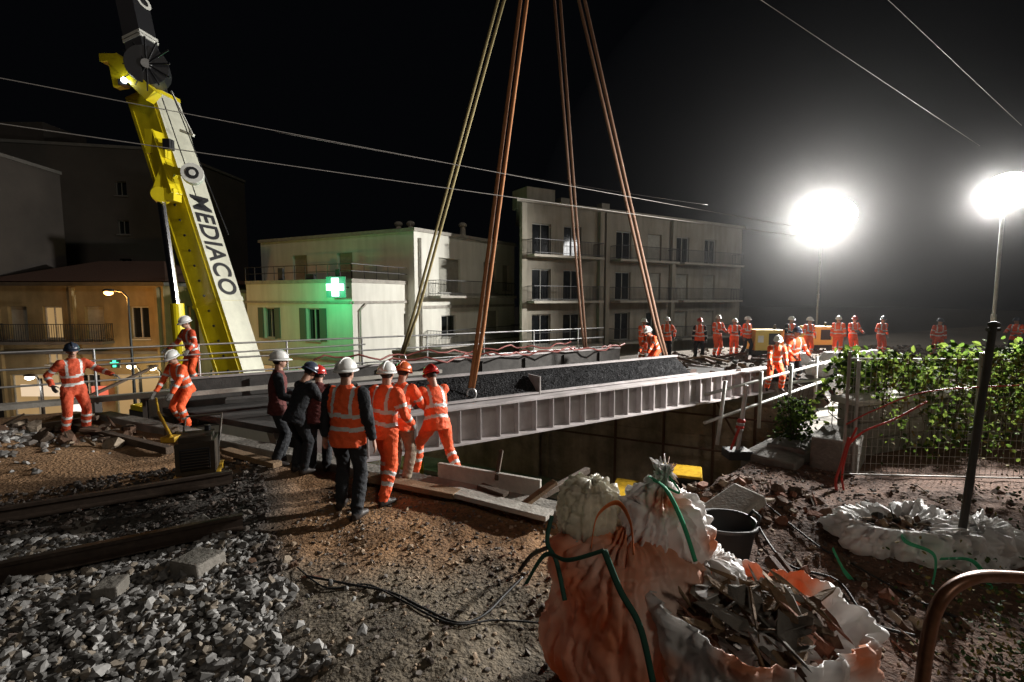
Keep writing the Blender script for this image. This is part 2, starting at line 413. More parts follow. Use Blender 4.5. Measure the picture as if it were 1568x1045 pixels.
while s<12.2:
    mb.cyl(W(s,13.55,.3),W(s,13.55,1.5),.025,mi=0,n=8); s+=1.9
for z in(1.5,1.15,.8): mb.cyl(W(-4.4,13.55,z),W(12.1,13.55,z),.022,mi=0,n=8)
mb.cyl(W(-2.5,13.2,1.28),W(3.3,13.2,1.35),.02,mi=0,n=8)
mb.build('handrail',[galv,concl],br)
mb=MB()
for (sa,sb,n,z,m) in((3.5,12.,12.2,.95,0),(6.,12.,12.9,.85,0),(2.,10.5,13.3,1.0,0)):
    P=[W(sa+(sb-sa)*i/30,n+.15*math.sin(i*.9),z+.05*math.sin(i*.7)+.06*math.sin(i*1.9)) for i in range(31)]
    mb.loft(P,.026,mi=m,n=6)
mb.build('cable_hoses',[mat('hose_darkred',(.2,.05,.04),.6)],br,smooth=True)
mb=MB(); mb.beam(W(5,11.0,.55),W(9.5,10.9,.55),.25,.06,0); mb.beam(W(0,11.4,.5),W(4.5,11.0,.5),.3,.08,1); mb.beam(W(-1,12,.6),W(5,12,.64),.12,.08,0)
mb.build('loose_beams',[concl,deckm],br)
mb=MB()
mb.beam(ST(-.5,.7,-1.0),ST(12,.7,-1.0),1.3,.3,0)
mb.beam(ST(0,.0,.02),ST(11,.0,.02),.3,.2,1)
mb.build('abutment_kerb',[conc,conc],bevel=.02)
mb=MB()
mb.beam(G(672,722,.15),G(828,750,.15),.06,.26,0)
mb.beam(G(560,730,.12),G(700,757,.12),.2,.07,1); mb.beam(G(690,752,.12),G(842,790,.12),.22,.06,0)
mb.beam(G(800,775,.1),G(850,738,.3),.1,.05,1); mb.beam(G(735,748,.12),G(775,762,.12),.12,.12,2); mb.beam(G(345,690,.1),G(425,712,.1),.15,.08,1)
mb.beam(G(760,735,.2),G(768,690,.5),.05,.05,2); mb.beam(G(820,765,.1),G(900,720,.1),.08,.08,2)
mb.beam(G(100,650,.1),G(260,690,.1),.12,.12,2); mb.beam(G(130,610,.1),G(240,560,.4),.1,.06,2); mb.beam(G(5,660,.1),G(150,640,.3),.1,.08,2)
mb.build('timber_planks',[concl,wood,woodd],bevel=.006)
# ---------------------------------------------------------------- slings
hook=D(834,-245,14.0)
cl=[(D(722,612,10.4),orsl,.045),(D(616,556,13.8),tan,.04),(D(1022,570,14.6),brsl,.045),(D(897,553,17.2),brsl,.04)]
for p,m,r in cl:
    e=empty('lifting_sling'); mb=MB()
    for q in(-1,1):
        dxy=Vector((q*.07,0,0)); mid=(p+hook)/2+dxy
        mb.loft([p+Vector((q*.03,0,.25)),p.lerp(hook,.1)+dxy*.8,mid,hook+Vector((q*.1,0,0))],[r,r,r,r],[r*.5]*4,mi=0,n=8)
    mb.build('webbing',[m],e,smooth=True)
    mb=MB(); P=[p+Vector((.1*math.sin(a),0,.12+.13*math.cos(a))) for a in [i*math.pi/6 for i in range(-5,6)]]
    mb.loft(P,.022,mi=0,n=8); mb.cyl(p+Vector((-.09,0,.0)),p+Vector((.09,0,.0)),.03,mi=0); mb.box(p+Vector((0,0,-.03)),(.16,.1,.12),0)
    mb.build('shackle',[galv],e,smooth=True)
mb=MB(); mb.cyl(hook+Vector((0,0,.3)),hook+Vector((0,0,12)),.03,mi=0); mb.box(hook+Vector((0,0,.6)),(.5,.25,.9),1); mb.ell(hook,(.3,.15,.25),0)
mb.build('crane_hook_block',[blkp,yel],smooth=False)
def wire(name,pts,r=.012):
    mb=MB(); mb.loft(pts,r,mi=0,n=6); mb.build(name,[mat('copper_wire',(.26,.24,.22),.6,.3)],smooth=True)
def wireline(a,b,n,sag,ext=1.25,r=.012,back=.6):
    def P(u,v):
        k=(u-784)/F; y=n/(-.515*k+.857); return D(u,v,y)
    A=P(*a);B=P(*b); B2=A+(B-A)*ext; A2=A-(B-A)*back
    wire('overhead_wire',[A2.lerp(B2,i/40)-Vector((0,0,sag*(4*(i/40)*(1-i/40)))) for i in range(41)],r)
wireline((0,110),(1150,333),10.,.1,r=.007); wireline((0,180),(1150,350),10.,.1,r=.008)
wireline((420,202),(1000,300),16,.1,r=.005,back=.0)
wireline((1165,0),(1450,190),7.,0.,1.3,r=.007); wireline((1360,0),(1530,160),5.,0.,1.3,r=.005)
# ---------------------------------------------------------------- buildings
def facade(mb,P0,P1,z0,z1,ops,wi=0,depth=.22):
    P0=Vector((P0[0],P0[1],0));P1=Vector((P1[0],P1[1],0)); L=(P1-P0).length; t=(P1-P0)/L; nn=Vector((t.y,-t.x,0))
    q=lambda s,z,dp=0.: P0+t*s-nn*dp+Vector((0,0,z))
    xs=sorted({0.,L,*[o[0] for o in ops],*[o[1] for o in ops]}); zs=sorted({z0,z1,*[o[2] for o in ops],*[o[3] for o in ops]})
    for i in range(len(xs)-1):
        for j in range(len(zs)-1):
            cx=(xs[i]+xs[i+1])/2;cz=(zs[j]+zs[j+1])/2
            if any(o[0]<cx<o[1] and o[2]<cz<o[3] for o in ops): continue
            mb.add([q(xs[i],zs[j]),q(xs[i+1],zs[j]),q(xs[i+1],zs[j+1]),q(xs[i],zs[j+1])],np.array([[0,1,2,3]]),wi)
    for o in ops:
        a,b,c,e=o[:4]; k=o[4] if len(o)>4 else 1
        V=[q(a,c),q(b,c),q(b,e),q(a,e),q(a,c,depth),q(b,c,depth),q(b,e,depth),q(a,e,depth)]
        mb.add(V,np.array([[0,4,5,1],[1,5,6,2],[2,6,7,3],[3,7,4,0]]),wi)
        mb.add(V[4:],np.array([[0,1,2,3]]),k)
        if k in(1,5,7):
            for s_ in(a+.04,(a+b)/2,b-.04): mb.beam(q(s_,c+.003,depth-.04),q(s_,e-.003,depth-.04),.07,.05,2,up=tuple(t))
            for z_ in(c+.04,e-.04): mb.beam(q(a,z_,depth-.04),q(b,z_,depth-.04),.055,.07,2)
        if k==3:
            z_=c+.1
            while z_<e: mb.beam(q(a+.02,z_,depth-.015),q(b-.02,z_,depth-.015),.03,.05,3); z_+=.11
        mb.beam(q(a-.08,c-.04,-.03),q(b+.08,c-.04,-.03),.12,.07,2)
        if len(o)>5 and o[5]=='sh':
            w=(b-a)/2
            for (s0,s1) in((a-w,a-.03),(b+.03,b+w)): mb.box(q((s0+s1)/2,(c+e)/2,-.035),(s1-s0,.045,e-c),4,Matrix((t,-nn,Vector((0,0,1)))).transposed())
def balcony(mb,P0,P1,s0,s1,z,dep=1.1,slab=5,rail=6,h=1.0):
    P0=Vector((P0[0],P0[1],0));P1=Vector((P1[0],P1[1],0)); t=(P1-P0).normalized(); nn=Vector((t.y,-t.x,0))
    q=lambda s,z,dp: P0+t*s+nn*dp+Vector((0,0,z))
    Rm=Matrix((t,-nn,Vector((0,0,1)))).transposed()
    mb.box(q((s0+s1)/2,z-.08,dep/2+.003),(s1-s0,dep,.16),slab,Rm)
    pl=[q(s0+.04,z,.02),q(s0+.04,z,dep-.05),q(s1-.04,z,dep-.05),q(s1-.04,z,.02)]
    for a,b in zip(pl,pl[1:]):
        mb.beam(a+Vector((0,0,h)),b+Vector((0,0,h)),.05,.04,rail); mb.beam(a+Vector((0,0,.12)),b+Vector((0,0,.12)),.03,.03,rail)
        k=max(2,int((b-a).length/.13))
        for i in range(k+1):
            p=a.lerp(b,i/k); mb.beam(p+Vector((0,0,.0)),p+Vector((0,0,h)),.02,.02,rail)
def block(mb,fp,z0,z1,ops={},wi=0,roof=5,over=.0,par=.0):
    n=len(fp)
    for i in range(n): facade(mb,fp[i],fp[(i+1)%n],z0,z1,ops.get(i,[]),wi)
    c=sum((Vector(p) for p in fp),Vector((0,0)))/n
    V=[(*(c+(Vector(p)-c)*(1+over)),z1+dz) for dz in(.003,.22) for p in fp]
    mb.add(V,[list(range(n))[::-1],list(range(n,2*n))]+[[i,(i+1)%n,n+(i+1)%n,n+i] for i in range(n)],roof)
trimd=mat('trim_dark',(.12,.11,.1),.9,n=2)
bm=lambda w,g=glass,sh=shutg,tr=concl: [w,g,framem,shut,sh,tr,ironm,lit('lit_window',(1.,.62,.25),.35)]
ph=empty('pharmacy_building'); mb=MB()
lo=[(-17.0,31.08),(-8.9,27.0),(-6.2,32.36),(-14.2,36.4)]
block(mb,lo,-4.8,3.45,{0:[(1.6,2.6,.1,2.0,1,'sh'),(5.4,6.5,.1,2.0,1,'sh'),(1,3,-4.2,-1.6,7),(4.2,7.6,-4.2,-1.6,7)],1:[(4.4,5.1,-.3,1.6,3)]},over=.012)
L0=Vector((-17.0,31.08,0));C0=Vector((-8.9,27.,0));R0=Vector((-6.2,32.36,0))
for z in (2.35,-.9): mb.beam(L0+Vector((0,0,z))-sp*.05,C0+Vector((0,0,z))-sp*.05,.12,.14,5)
tr=(R0-C0).normalized(); nr=Vector((tr.y,-tr.x,0))
mb.beam(C0+nr*.05+Vector((0,0,2.35)),R0+nr*.05+Vector((0,0,2.35)),.12,.14,5)
mb.cyl(C0+tr*.5+nr*.1+Vector((0,0,-4.5)),C0+tr*.5+nr*.1+Vector((0,0,1.9)),.055,mi=5); mb.cyl(C0+tr*.5+nr*.1+Vector((0,0,1.9)),C0+tr*1.0+nr*.1+Vector((0,0,2.3)),.055,mi=5)
mb.build('lower_floors',bm(render_w),ph)
mb=MB()
for a,b in((L0,C0),(C0,R0)):
    for h in(4.1,4.5): mb.beam(a+Vector((0,0,h)),b+Vector((0,0,h)),.04,.04,0)
    k=int((b-a).length/.9)
    for i in range(k+1): p=a.lerp(b,i/k); mb.beam(p+Vector((0,0,3.6)),p+Vector((0,0,4.5)),.03,.03,0)
for f,t_,w in((.2,.8,.3),(.5,.35,.5),(.75,.6,.25)):
    p=L0.lerp(C0,f)+sp*1.2+Vector((0,0,3.7)); mb.box(p+Vector((0,0,t_/2)),(w,w,t_),0)
mb.build('terrace_railing',[ironm],ph)
mb=MB(); up=[(-19.3,37.6),(-6.2,31.0),(.2,40.0),(-12.9,46.6)]
block(mb,up,-4.8,6.8,{0:[(3.5,5,3.9,5.7,3),(8,9.4,3.9,5.7,3)],1:[(2.2,4.4,3.0,5.3,3),(7.0,8.6,3.0,5.3,3),(2.4,3.9,-.1,1.4,1),(7.0,8.8,-.2,1.6,3),(9.4,10.3,3.2,5.2,3)]},over=.02)
balcony(mb,up[1],up[2],1.2,9.8,2.75); balcony(mb,up[1],up[2],1.0,10.6,-.55,dep=1.3)
U1=Vector((*up[1],0)); tu=(Vector((*up[2],0))-U1).normalized(); nu=Vector((tu.y,-tu.x,0))
mb.beam(U1+nu*.05+Vector((0,0,2.0)),U1+tu*11+nu*.05+Vector((0,0,2.0)),.1,.18,5)
mb.cyl(U1+tu*.45+nu*.12+Vector((0,0,-4)),U1+tu*.45+nu*.12+Vector((0,0,6.4)),.07,mi=5)
for i,(a,b) in enumerate(((.6,.5),(1.5,.7),(-3,1.2))):
    p=U1+tu*2+Vector((-a-1.5,b+1.5,7.0)); mb.cyl(p,p+Vector((0,0,.7)),.22,.18,mi=5); mb.ell(p+Vector((0,0,.8)),(.3,.3,.2),5)
mb.build('upper_floors',bm(render_w),ph)
mb=MB(); X=D(513,440,26.6); Rc=Matrix.Rotation(R(-10),3,'Z')
mb.box(X+Vector((0,.02,0)),(.36,.14,1.0),0,Rc); mb.box(X-Rc@Vector((.335,0,0)),(.3,.14,.36),0,Rc); mb.box(X+Rc@Vector((.335,0,0)),(.3,.14,.36),0,Rc)
mb.beam(X+Vector((0,.1,0)),C0+Vector((-.2,.1,X.z)),.06,.06,1)
mb.build('pharmacy_cross_sign',[lit('green_cross_light',(.45,1.,.7),5),blkp],ph)
mb=MB(); q=X+Vector((-.0,.16,0)); mb.box(q,(1.15,.06,1.15),0,Rc)  # emissive panel put in for the green glow around the cross
mb.build('cross_glow_panel',[lit('green_glow_panel',(.0,.6,.22),.3)],ph)
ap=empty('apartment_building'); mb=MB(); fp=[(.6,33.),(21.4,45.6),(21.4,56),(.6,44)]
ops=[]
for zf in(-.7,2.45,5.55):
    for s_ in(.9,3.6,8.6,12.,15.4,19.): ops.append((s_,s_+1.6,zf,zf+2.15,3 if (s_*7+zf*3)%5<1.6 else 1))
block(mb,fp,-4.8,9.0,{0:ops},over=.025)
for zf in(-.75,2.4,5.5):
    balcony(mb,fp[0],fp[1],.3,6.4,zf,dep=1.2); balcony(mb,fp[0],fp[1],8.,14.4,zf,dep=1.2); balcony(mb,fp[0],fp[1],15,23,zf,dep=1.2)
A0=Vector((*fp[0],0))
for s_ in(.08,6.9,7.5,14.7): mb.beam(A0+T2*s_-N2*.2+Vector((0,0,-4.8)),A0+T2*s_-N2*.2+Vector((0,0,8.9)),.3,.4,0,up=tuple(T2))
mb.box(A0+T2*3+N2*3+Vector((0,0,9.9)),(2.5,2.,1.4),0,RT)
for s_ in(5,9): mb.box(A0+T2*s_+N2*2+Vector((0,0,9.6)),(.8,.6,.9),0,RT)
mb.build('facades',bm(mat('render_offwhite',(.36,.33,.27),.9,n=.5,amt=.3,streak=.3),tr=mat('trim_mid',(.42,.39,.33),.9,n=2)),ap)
oh=empty('tiled_roof_house'); mb=MB(); fp=[(-30,28.2),(-20.4,28.4),(-19.6,36),(-30,36)]
block(mb,fp,-4.8,3.3,{0:[(.6,1.7,.2,2.1,3),(2.6,3.7,.2,2.1,7),(5,6.1,.2,2.1,3),(7.6,8.7,.2,2.1,1),(.4,3.2,-4.4,-1.9,7),(4.,5.6,-4.4,-1.9,1),(6.4,9,-4.4,-1.9,7),(2.6,3.5,-1.3,-.5,7)],1:[(1,2,.2,2.1,3),(4,5,.2,2.1,3)]},over=.03)
balcony(mb,fp[0],fp[1],.2,6.6,.1,dep=.9)
for s_ in(0.1,4.5,9.4): mb.beam(Vector((-30+s_,28.15,-4.8)),Vector((-30+s_,28.15,3.2)),.25,.15,0,up=(1,0,0))
mb.beam((-30,28.1,-.6),(-20.4,28.3,-.6),.2,.18,5); mb.build('walls',bm(render_o,tr=trimd),oh)
mb=MB(); e=[(-30.6,27.6,3.55),(-19.8,27.8,3.55),(-19.,36.5,3.55),(-30.6,36.5,3.55),(-27,32,5.0),(-22.8,32,5.0)]
mb.add(e,[[0,1,5,4],[1,2,5],[2,3,4,5],[3,0,4]],0); mb.build('roof',[tile],oh)
ls=empty('shop_building'); mb=MB(); fp=[(-19.8,30.5),(-15.2,32),(-15.5,38),(-20,37)]
block(mb,fp,-4.8,2.9,{0:[(.7,1.6,.1,1.8,3),(2.9,3.8,.1,1.8,1),(.5,4.,-4.5,-2,7)]},over=.02); mb.build('walls',bm(render_g,tr=trimd),ls)
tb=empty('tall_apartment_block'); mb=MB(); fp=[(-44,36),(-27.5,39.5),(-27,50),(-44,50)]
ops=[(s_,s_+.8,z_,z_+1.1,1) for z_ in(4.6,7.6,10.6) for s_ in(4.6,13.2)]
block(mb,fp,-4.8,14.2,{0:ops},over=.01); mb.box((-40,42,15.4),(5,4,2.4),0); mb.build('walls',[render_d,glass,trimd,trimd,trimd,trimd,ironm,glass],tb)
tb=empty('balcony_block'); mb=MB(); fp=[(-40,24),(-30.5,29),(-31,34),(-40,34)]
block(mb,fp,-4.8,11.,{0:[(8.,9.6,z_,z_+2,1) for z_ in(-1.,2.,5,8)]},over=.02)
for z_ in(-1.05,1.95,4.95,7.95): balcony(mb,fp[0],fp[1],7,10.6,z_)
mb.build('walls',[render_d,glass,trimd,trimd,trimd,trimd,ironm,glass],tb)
def plight(name,p,w,c,r=.1,parent=None):
    l=bpy.data.lights.new(name,'POINT'); l.energy=w; l.color=c; l.shadow_soft_size=r; o=bpy.data.objects.new(name,l); o.location=p; sc.collection.objects.link(o)
    if parent: o.parent=parent
def streetlamp(p,w,c,es,arm=.8,r=.14):
    e=empty('street_lamp'); mb=MB(); b=Vector((p.x+arm,p.y+.2,-4.8))
    mb.loft([b,b+Vector((0,0,3)),Vector((b.x,b.y,p.z-.3)),Vector((b.x-.25,b.y,p.z)),p+Vector((.15,0,.08))],[.09,.07,.05,.045,.04],mi=0,n=8)
    mb.ell(p+Vector((0,0,.06)),(.3,.16,.09),0); mb.build('pole',[ironm],e,smooth=True)
    mb=MB(); mb.ell(p-Vector((0,0,.06)),(r,r,r*.6),0); mb.build('bulb',[lit('lamp_%.1f_%.1f'%(c[2],es),c,es)],e,smooth=True)
    plight('lamp_light',p-Vector((0,0,.35)),w,c,.12,e)
streetlamp(D(166,447,24.5),380,(1,.45,.1),12,r=.2)
streetlamp(D(201,560,27),60,(1,.8,.45),9,.3,.22); streetlamp(D(233,563,27),50,(1,.8,.45),9,.3,.2)
streetlamp(D(45,577,26),80,(1,.95,.85),12,.4,.2)
e=empty('shop_sign'); mb=MB(); p=D(175,557,26.5); mb.box(p,(.12,.1,.4),0); mb.box(p,(.4,.102,.12),0); mb.box(p+Vector((0,.1,0)),(.5,.08,.5),1); mb.build('panel',[lit('green_small',(.05,1,.5),2.),blkp],e)
e=empty('shop_front'); mb=MB(); p=D(75,598,27.9); mb.box(p,(3.2,.1,.7),0); mb.box(p+Vector((1.4,-.02,-1)),(1.1,.1,1.2),1); mb.box(p+Vector((3.,-.02,-.2)),(.9,.1,.9),2); mb.build('panel',[lit('shop_warm',(1,.75,.5),.8),lit('shop_white',(1,.9,.8),1.2),lit('shop_red',(1,.15,.08),.8)],e)
plight('shop_light',D(90,590,25.5),120,(1,.55,.25),.4,e)
plight('cross_light',X+Vector((-.9,-1.6,-.2)),300,(.08,1,.35),.35,ph)
# ---------------------------------------------------------------- mobile crane
cr=empty('mobile_crane')
def Mx(x,y,z): return Matrix((x,y,z)).transposed()
b0=D(378,600,18.); b1=D(234,150,18.6); ax=(b1-b0).normalized()
vd=Vector((-b0.x,-b0.y,0)).normalized(); c_=ax.cross(vd).normalized(); vv=c_.cross(ax).normalized()
if c_.x<0: c_=-c_
al=R(37); BW=1.14
eL=(vv*math.cos(al)-c_*math.sin(al)).normalized()
eR=(vv*math.sin(al)+c_*math.cos(al)).normalized()
def section(mb,p,q,w,ml,mr):
    h=w/2; cs=[eL*h-eR*h,eL*h+eR*h,-eL*h+eR*h,-eL*h-eR*h]
    V=[p+k for k in cs]+[q+k for k in cs]
    mb.add(V,[[0,1,5,4]],ml); mb.add(V,[[1,2,6,5]],mr); mb.add(V,[[2,3,7,6],[3,0,4,7]],ml); mb.add(V,[[0,3,2,1],[4,5,6,7]],ml)
HB=BW/2
mb=MB(); section(mb,b0,b1,BW,0,1)
for k in(.02,.3,.985): 
    p=b0.lerp(b1,k); section(mb,p,p+ax*.14,BW+.05,0,0 if k!=.3 else 1)
for k in np.arange(.08,.72,.05):
    p=b0.lerp(b1,k)+eL*HB; mb.cyl(p-eL*.02,p+eL*.03,.05,mi=2)
for q in(.42,-.45): mb.beam(b0.lerp(b1,.05)+eL*(HB+.01)+eR*q,b0.lerp(b1,.95)+eL*(HB+.01)+eR*q,.05,.04,0,up=tuple(eL))
mb.build('boom_base',[yel,boomw,blkp,deckm],cr,bevel=.02)
b2=D(176,-120,19.6)
mb=MB(); ax2=(b2-b1).normalized(); section(mb,b1,b2,.72,1,0)
for k in(.3,.32,.6): p=b1.lerp(b2,k); section(mb,p,p+ax2*.1,.78,2,2)
mb.build('boom_extension',[blkp,mat('dark_grey_paint',(.08,.08,.09),.4),whp],cr,bevel=.01)
mb=MB(); j=D(228,108,18.)
mb.cyl(j+vd*.5,j-vd*.3,.65,mi=1,n=18); mb.cyl(j+vd*.62,j+vd*.5,.16,mi=0,n=14)
for i in range(12):
    a=i*math.pi/6; mb.beam(j+vd*.55,j+vd*.55+Vector((math.cos(a),0,math.sin(a)))*(.82+.1*(i%2)),.04,.06,1)
mb.beam(D(236,150,17.7),D(178,92,17.7),.4,.45,2); mb.beam(D(178,95,17.7),D(186,135,17.7),.3,.35,2); mb.box(D(172,92,17.7),(.6,.4,.25),2)
mb.ell(D(190,123,17.4),.09,3)
mb.box(D(192,128,17.6),(.3,.3,.2),1)
pv=D(295,267,17.0); mb.cyl(pv+vd*.2,pv-vd*.2,.34,mi=4,n=20); mb.cyl(pv+vd*.24,pv+vd*.2,.2,mi=1,n=14); mb.cyl(pv+vd*.27,pv+vd*.2,.1,mi=4,n=14)
mb.beam(D(262,140,17.8),D(296,208,17.8),.05,.05,4); mb.beam(D(276,200,17.8),D(297,208,17.8),.1,.1,4)
mb.box(D(250,232,17.1),(.35,.3,.5),2); mb.beam(D(235,205,17.2),D(265,300,17.0),.4,.4,2); mb.beam(D(268,262,17.0),D(292,268,17.),.25,.25,2)
mb.box(D(232,218,17.1),(.25,.3,.8),2); mb.box(D(258,222,17.0),(.25,.25,.35),1)
for (a,b,r) in(((248,150),(300,300),.02),((262,140),(350,360),.02),((225,200),(250,300),.03)): mb.cyl(D(*a,17.2),D(*b,17.2),r,mi=1,n=6)
mb.build('boom_head',[galv,blkp,yel,lit('work_light',(.8,.9,1.),25.),whp],cr,bevel=.01)
mb=MB(); c0=D(272,478,17.0); c1=D(246,300,17.0)
mb.cyl(c0,c1,.13,mi=0,n=16); mb.cyl(D(279,560,17.),D(271,465,17.),.21,mi=1,n=16); mb.cyl(c1+vd*.3,c1-vd*.4,.25,mi=1,n=16)
mb.beam(c1,D(262,255,17.1),.35,.45,1); mb.beam(D(240,298,17.),D(272,300,17.),.4,.4,1)
mb.build('luffing_cylinder',[chrome,yel],cr,smooth=False)
def btext(txt,p,size,sx_,m,xdir,ydir):
    cu=bpy.data.curves.new('lettering','FONT'); cu.body=txt; cu.size=size; cu.extrude=.004; cu.offset=.025; cu.space_character=1.08
    o=bpy.data.objects.new('lettering',cu); sc.collection.objects.link(o); cu.materials.append(m)
    M=Mx(xdir*sx_,ydir,xdir.cross(ydir)).to_4x4(); M.translation=p; o.matrix_world=M; o.parent=cr
er=(eR.cross(-ax)).normalized()
if er.x<0: er=-er
btext('MEDIACO',b0.lerp(b1,.655)+eR*(HB+.015)-er*.42,1.2,.68,blkp,-ax,er)
btext('MEDIACO',b2+eR*.38-er*.27-ax2*.6,.75,.85,whp,-ax2,er)
mb=MB(); cb=Vector((-9.6,18.6,0))
Rz=Matrix.Rotation(math.atan2(sd.y,sd.x),3,'Z')
mb.box(cb+Vector((0,0,-3.5)),(13,2.8,.8),0,Rz); mb.box(cb+Vector((0,0,-2.2)),(5,2.6,1.6),1,Rz); mb.box(cb+Rz@Vector((-3.2,0,-2.2)),(1.6,2.9,1.8),2,Rz)
mb.box(cb+Rz@Vector((6.2,0,-3.)),(1.8,2.7,2.0),0,Rz); mb.box(cb+Rz@Vector((6.6,0,-2.6)),(1.2,2.72,.8),3,Rz)
for x in(-5.2,-3.6,-2,2,3.6,5.2):
    for y in(-1.3,1.3):
        p=cb+Rz@Vector((x,y,-4.15)); d=Rz@Vector((0,.25,0)); mb.cyl(p-d,p+d,.65,mi=4,n=20); mb.cyl(p-d*1.05,p+d*1.05,.3,mi=1,n=12)
mb.build('carrier',[yel,whp,blkp,glass,rubber],cr,bevel=.04)
# ---------------------------------------------------------------- people
def make_hand(curl):
    mb=MB(); mb.loft([(0,0,-.02),(0,0,.02),(0,0,.06),(0,0,.092)],[.028,.036,.043,.04],[.02,.018,.017,.013],side=(1,0,0),n=12)
    for x,l in((.031,.07),(.011,.08),(-.010,.074),(-.030,.058)):
        p=Vector((x,0,.08)); a=curl*.5; P=[p]; 
        for k in range(3):
            p=p+Vector((0,-math.sin(a),math.cos(a)))*(l*(.45,.32,.27)[k]); P.append(p); a+=curl
        mb.loft(P,[.0095,.009,.0082,.007],n=8); mb.ell(P[-1],.007,nu=8,nv=5)
    P=[Vector((.03,-.005,.02)),Vector((.055,-.012,.05)),Vector((.062,-.025,.078)),Vector((.058,-.038,.098))]
    mb.loft(P,[.014,.012,.0105,.008],n=8)
    V,Fc=remesh(mb,.0055,2); o=MB(); o.add(V,Fc,0); return o
HR=make_hand(.35); HG=make_hand(.95)
def make_head():
    mb=MB(); mb.ell((0,-.008,.02),(.076,.096,.1),nu=20,nv=14); mb.ell((0,.02,-.045),(.058,.068,.068),nu=16,nv=12); mb.ell((0,.045,-.085),(.03,.03,.022))
    mb.loft([(0,.085,.018),(0,.1,-.005),(0,.112,-.022),(0,.098,-.03)],[.008,.010,.014,.01],n=8)
    for q in(-1,1): mb.ell((q*.078,-.005,-.008),(.012,.022,.033)); mb.ell((q*.03,.072,.022),(.022,.016,.008))
    mb.ell((0,.083,-.055),(.024,.01,.009)); mb.loft([(0,-.02,-.2),(0,-.012,-.05)],[.06,.055],n=12)
    V,Fc=remesh(mb,.008,2); c=V[Fc].mean(1)
    m=np.where((c[:,1]<-.02)&(c[:,2]>-.05)&(np.abs(c[:,0])<.083),1,0)
    m=np.where((np.abs(c[:,2]+.056)<.005)&(c[:,1]>.082),2,m)
    o=MB(); o.add(V,Fc,m)
    for q in(-1,1): o.ell((q*.031,.079,.006),(.012,.008,.006),2)
    return o
HEAD=make_head()
def make_helmet():
    mb=MB(); mb.ell((0,-.01,.035),(.112,.136,.122),0,nu=24,nv=9,z0=0.,z1=1.)
    n=24; V=[];
    for k,(e1,z) in enumerate(((1.,.04),(1.1,.028),(1.1,.02),(1.0,.03))):
        for j in range(n):
            a=2*math.pi*j/n; f=1+(.28 if k in(1,2) else 0)*max(0,math.sin(a))**3
            V.append((.112*e1*math.cos(a),-.01+.136*e1*f*math.sin(a),z-(.012*f if k in(1,2) else 0)))
    mb.add(V,np.array([[k*n+j,k*n+(j+1)%n,((k+1)%4)*n+(j+1)%n,((k+1)%4)*n+j] for k in range(4) for j in range(n)]),0)
    P=[(0,-.01+.14*math.cos(a),.035+.125*math.sin(a)) for a in np.linspace(.25,math.pi-.25,12)]
    mb.loft(P,[.018]*12,[.008]*12,side=(1,0,0),mi=0,n=6)
    return mb
HELM=make_helmet()
def ik(a,b,l1,l2,pole):
    a=Vector(a);b=Vector(b);d=b-a;L=d.length;m=(l1+l2)*.995
    if L>m: b=a+d*(m/L);d=b-a;L=m
    x=(l1*l1-l2*l2+L*L)/(2*L);h=math.sqrt(max(l1*l1-x*x,0));u=d/L
    p=Vector(pole);p=(p-u*p.dot(u)).normalized(); return a+u*x+p*h,b
PMAT=dict(o=hv,w=hvd,k=blk,h=khaki,m=maroon)
HM=dict(w=hw,r=hr_,o=ho,b=hdark)
